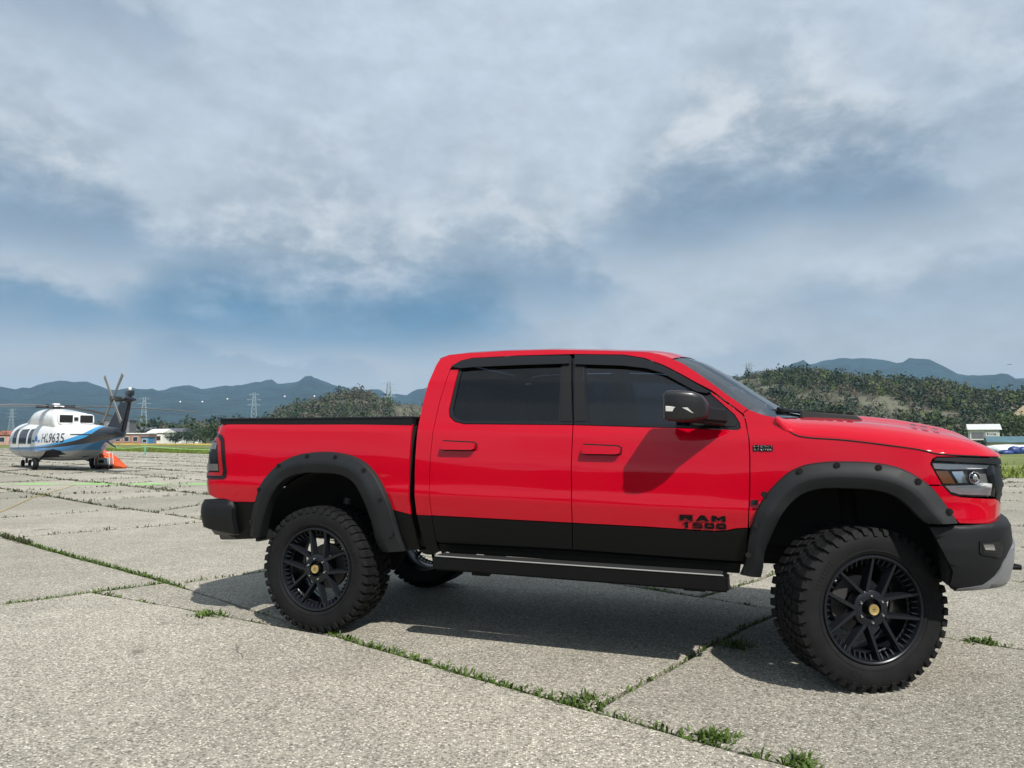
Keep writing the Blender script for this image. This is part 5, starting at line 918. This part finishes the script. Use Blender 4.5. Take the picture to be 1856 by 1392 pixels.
for k in range(4):
    a = R(29 + (0, 122, 180, 302)[k] - 0) if False else R((48, 132, 228, 312)[k]); bm = bmesh.new(); d = Vector((math.cos(a), 0, math.sin(a))); n_ = Vector((-d.z, 0, d.x)); c = TR + Vector((0, .03, 0)); Lb = 1.28
    bm_hexa(bm, [c + d * .12 - n_ * .05, c + d * .12 + n_ * .05, c + d * Lb + n_ * .085, c + d * Lb - n_ * .085] + [q + Vector((0, .03, 0)) for q in (c + d * .12 - n_ * .05, c + d * .12 + n_ * .05, c + d * Lb + n_ * .085, c + d * Lb - n_ * .085)]); from_bm('tail_blade', bm, M_BLW, tr)
rh = tube('rotor_head', [(1.4, 0, 2.70), (1.4, 0, 2.86), (1.4, 0, 2.90), (1.4, 0, 3.00)], [.16, .16, .38, .30], M_STL, heli, 20)
box('hub_plate', (1.05, -.35, 2.90), (1.75, .35, 2.96), M_HW, rh, .03); box('hub_cap', (1.25, -.14, 2.96), (1.55, .14, 3.08), M_HW, rh, .04)
hd_ = math.atan2(.635, -.77)
for k, wa in enumerate((7, 98, 190, 279)):
    a = R(wa) - hd_; d = Vector((math.cos(a), math.sin(a), 0)); n_ = Vector((-d.y, d.x, 0)); G = []
    for r in np.linspace(.3, 6.6, 22):
        w_ = .10 if r < .9 else .20; dz = -.0085 * max(0, r - 1.0) ** 2 * (1.0 if k != 2 else 1.5); c = Vector((1.4, 0, 2.93)) + d * float(r) + Vector((0, 0, dz)); tw = .05
        G.append([c - n_ * w_ + Vector((0, 0, tw * w_)), c - n_ * w_ * .3 + Vector((0, 0, .03)), c + n_ * w_ * .6 + Vector((0, 0, .02)), c + n_ * w_ - Vector((0, 0, tw * w_)), c + n_ * w_ * .6 - Vector((0, 0, .02)), c - n_ * w_ * .3 - Vector((0, 0, .02)), c - n_ * w_ + Vector((0, 0, tw * w_))])
    bm = bmesh.new(); Vv = [[bm.verts.new(p) for p in row[:-1]] for row in G]
    for r0, r1 in zip(Vv, Vv[1:]):
        for j in range(6): bm.faces.new((r0[j], r0[(j + 1) % 6], r1[(j + 1) % 6], r1[j]))
    bm.faces.new(Vv[0]); bm.faces.new(Vv[-1][::-1]); from_bm('main_blade', bm, M_BLD, heli, ang=40); tube('blade_grip', [Vector((1.4, 0, 2.93)), Vector((1.4, 0, 2.93)) + d * .85], .085, M_HB, rh, 10)
# windows and doors on the hull surface (left side faces the apron)
HS = crom(hull_s, 5)
def hull_pt(x, z, off=.0, sd=1):
    q = [np.interp(x, HS[::-1, 0], HS[::-1, i]) for i in range(5)]; zz = (z - q[1]) / (q[3] if z > q[1] else q[4]); c = max(0, 1 - abs(min(1, max(-1, zz))) ** (2 / .72)) ** (.72 / 2); return Vector((x, sd * (q[2] * c + off), z))
def hull_panel(name, poly, m, off, sd=1, th=.02):
    M = lambda a, b, d: np.array([hull_pt(x, z, off + d, sd) for x, z in zip(np.ravel(a), np.ravel(b))]); return patch(name, poly, M, m, heli, sd > 0, th, .12, .12, step=.12)
for sd in (1, -1):
    for x0, x1, sl in ((3.75, 3.20, .10), (2.85, 1.85, .08), (1.62, 1.18, .04), (5.3, 4.75, .2)): fr = hull_panel('cabin_window', [(x0, 1.17), (x1, 1.17), (x1 - sl * .3, 1.80), (x1 - sl * .6, 1.86), (x0 - sl * 2, 1.84), (x0 - sl, 1.74)], M_HWN, .012, sd)
    hull_panel('door_seam', [(4.62, .72), (4.60, .72), (4.58, 1.90), (4.60, 1.90)], M_DRK, .004, sd); hull_panel('door_seam', [(2.86, .72), (2.84, .72), (2.84, 1.90), (2.86, 1.90)], M_DRK, .004, sd)
    hull_panel('gear_bay', [(.2, .56), (-2.3, .60), (-2.0, .88), (-1.5, .95), (-.7, .86)], M_DRK, .012, sd)
    # undercarriage
    lg = tube('main_gear', [(.1, sd * .75, .75), (.0, sd * 1.16, .30)], .05, M_STL, heli, 10); tube('gear_strut', [(.9, sd * .62, .62), (.05, sd * 1.12, .33)], .035, M_STL, lg, 8)
    v, f = lathe([(.0, -.10), (.14, -.10), (.22, -.10), (.27, -.06), (.28, 0), (.27, .06), (.22, .10), (.14, .10), (.0, .10)], 28); mesh('gear_wheel', v, f, M_RUB, lg, True, loc=(0, sd * 1.22, .28)); v, f = lathe([(.0, .012), (.07, .012), (.10, .0)], 20); mesh('wheel_hub', v, f, M_HW, lg, loc=(0, sd * (1.22 + .10), .28))
bm = bmesh.new(); bm_hexa(bm, [(1.3, 1.02, .74), (-.9, .98, .94), (-.9, 1.01, .94), (1.3, 1.05, .74), (1.2, 1.34, .66), (-.8, 1.32, .86), (-.8, 1.35, .86), (1.2, 1.37, .66)]); from_bm('gear_door', bm, M_HW, heli)
ng = tube('nose_gear', [(5.0, 0, .60), (5.02, 0, .18)], .055, M_STL, heli, 10)
for y in (-.16, .16): v, f = lathe([(.0, -.06), (.10, -.06), (.15, -.05), (.18, 0), (.15, .05), (.10, .06), (.0, .06)], 24); mesh('gear_wheel', v, f, M_RUB, ng, True, loc=(5.02, y, .18))
def hull_text(name, body, xl, xr, zc, h, m):
    t = text_mesh(name, body, 1.0, m, heli, Matrix.Identity(4), 0); vs_ = np.array([v.co[:] for v in t.data.vertices]); lo, hi = vs_.min(0), vs_.max(0)
    for v in t.data.vertices: a = (v.co.x - lo[0]) / (hi[0] - lo[0]); b = (v.co.y - lo[1]) / (hi[1] - lo[1]); v.co = hull_pt(xl + (xr - xl) * a, zc - h / 2 + h * b, .012)
    return t
hull_text('registration', 'HL9635', -.15, -2.35, 1.45, .40, M_HB)
M_LOG = mat("logo_blue", (.03, .16, .42), .5); hull_panel('operator_mark', [(.62, 1.30), (.42, 1.30), (.36, 1.42), (.46, 1.54), (.58, 1.54), (.68, 1.42)], M_LOG, .012)
for x0, x1 in ((1.05, .98), (.94, .88), (.84, .74), (.30, .22), (.18, .08)): hull_panel('operator_mark', [(x0, 1.26), (x1, 1.26), (x1, 1.34), (x0, 1.34)], M_LOG, .012)
box('antenna', (4.2, -.02, 2.1), (4.5, .02, 2.24), M_HW, heli); tube('pitot_tube', [(5.4, .5, 1.2), (5.7, .62, 1.21)], .015, M_STL, heli, 6); tube('tail_skid', [(-4.5, 0, 1.3), (-5.4, 0, 1.05)], .03, M_STL, heli, 6)

# fire bucket and trolley beside it
bk = empty('fire_bucket', (-18.95, 34.7, 0), .15, 'collapsed orange helicopter fire bucket lying behind the trolley', 'bucket'); V = []; n = 26
for i, (x, r, zc) in enumerate(((-.62, .34, .40), (-.55, .46, .50), (-.30, .52, .55), (.0, .44, .46), (.35, .30, .31), (.70, .14, .15), (.88, .05, .06))):
    for k in range(n): t = 2 * math.pi * k / n; q = r * (1 + .06 * math.sin(k * 3.7 + i)); V.append((x + .05 * math.sin(k * 2.3), q * math.cos(t), max(.01, zc + q * math.sin(t))))
F = [(i * n + k, i * n + (k + 1) % n, (i + 1) * n + (k + 1) % n, (i + 1) * n + k) for i in range(6) for k in range(n)] + [tuple(range(n))[::-1]]; mesh('bucket_shell', V, F, M_ORG, bk, True)
v, f = lathe([(.34 + .05 * math.cos(t), .05 * math.sin(t)) for t in np.linspace(0, 2 * math.pi, 9)[:-1]], 28, closed=True); mesh('bucket_rim', [(p[1] - .66, p[0], p[2] + .40) for p in v], f, M_OR2, bk, True)
for k in range(4): tube('strap', [(-.66, .25 - .16 * k, .62 - .1 * (k % 2)), (-.80, .1 - .1 * k, .35), (-.72, .2 - .15 * k, .02)], .022, M_DRK, bk, 6)
bk.scale = (.8, .8, .8)
ct = empty('trolley', (-18.9, 34.05, 0), .1, 'small grey trolley with white tube frame parked beside the helicopter', 'trolley')
box('deck', (-.50, -.30, .24), (.50, .30, .31), M_STL, ct, .01); box('equipment_box', (-.32, -.24, .31), (.34, .24, .72), mat("trolley_grey", (.34, .37, .38), .5), ct, .02); box('control_panel', (-.22, -.256, .40), (.10, -.238, .60), M_DRK, ct)
tube('push_frame', [(-.46, -.26, .31), (-.46, -.26, 1.10), (.40, -.26, 1.04), (.47, -.26, .31)], .022, M_HW, ct, 8); tube('push_frame', [(-.46, .26, .31), (-.46, .26, 1.10), (.40, .26, 1.04), (.47, .26, .31)], .022, M_HW, ct, 8)
for x in (-.36, .36):
    for y in (-.22, .22): v, f = lathe([(.0, -.04), (.10, -.04), (.12, 0), (.10, .04), (.0, .04)], 18); mesh('caster', v, f, M_RUB, ct, True, loc=(x, y, .12)); box('caster_fork', (x - .03, y - .05, .13), (x + .03, y + .05, .245), M_STL, ct)
ct.scale = (.72, .72, .72)
# a bird far over the hillside
bp3 = at(1831, 661, 90); bm = bmesh.new(); bm_tube(bm, [(-.16, 0, 0), (-.08, 0, .01), (.06, 0, .01), (.16, 0, .0)], [.012, .045, .045, .012], 8)
for sd in (1, -1): a = [bm.verts.new(p) for p in ((-.05, sd * .03, .02), (.07, sd * .03, .02), (.03, sd * .22, .09), (-.07, sd * .38, .03), (-.10, sd * .2, .07))]; bm.faces.new(a)
tag(from_bm('bird', bm, M_DRK, None, loc=bp3, rot=(0, 0, .6)), 'tiny dark bird flying in front of the clouds over the hillside', 'bird')

# ---- the air of the valley
def haze():
    m = bpy.data.materials.new("valley_haze"); m.use_nodes = True; nt = m.node_tree; nt.nodes.clear(); o = nt.nodes.new('ShaderNodeOutputMaterial'); v = nt.nodes.new('ShaderNodeVolumePrincipled'); v.inputs['Color'].default_value = (.36, .66, 1.0, 1); v.inputs['Density'].default_value = HAZE_D; v.inputs['Anisotropy'].default_value = .0
    nt.links.new(v.outputs[0], o.inputs['Volume']); m.cycles.homogeneous_volume = True; b = box('haze', (-4900, -4900, -1.3), (4900, 4900, 360), m); tag(b, kind='stuff', label='pale blue haze filling the valley air', cat='haze')
HAZE_D = 1.3e-4
haze()
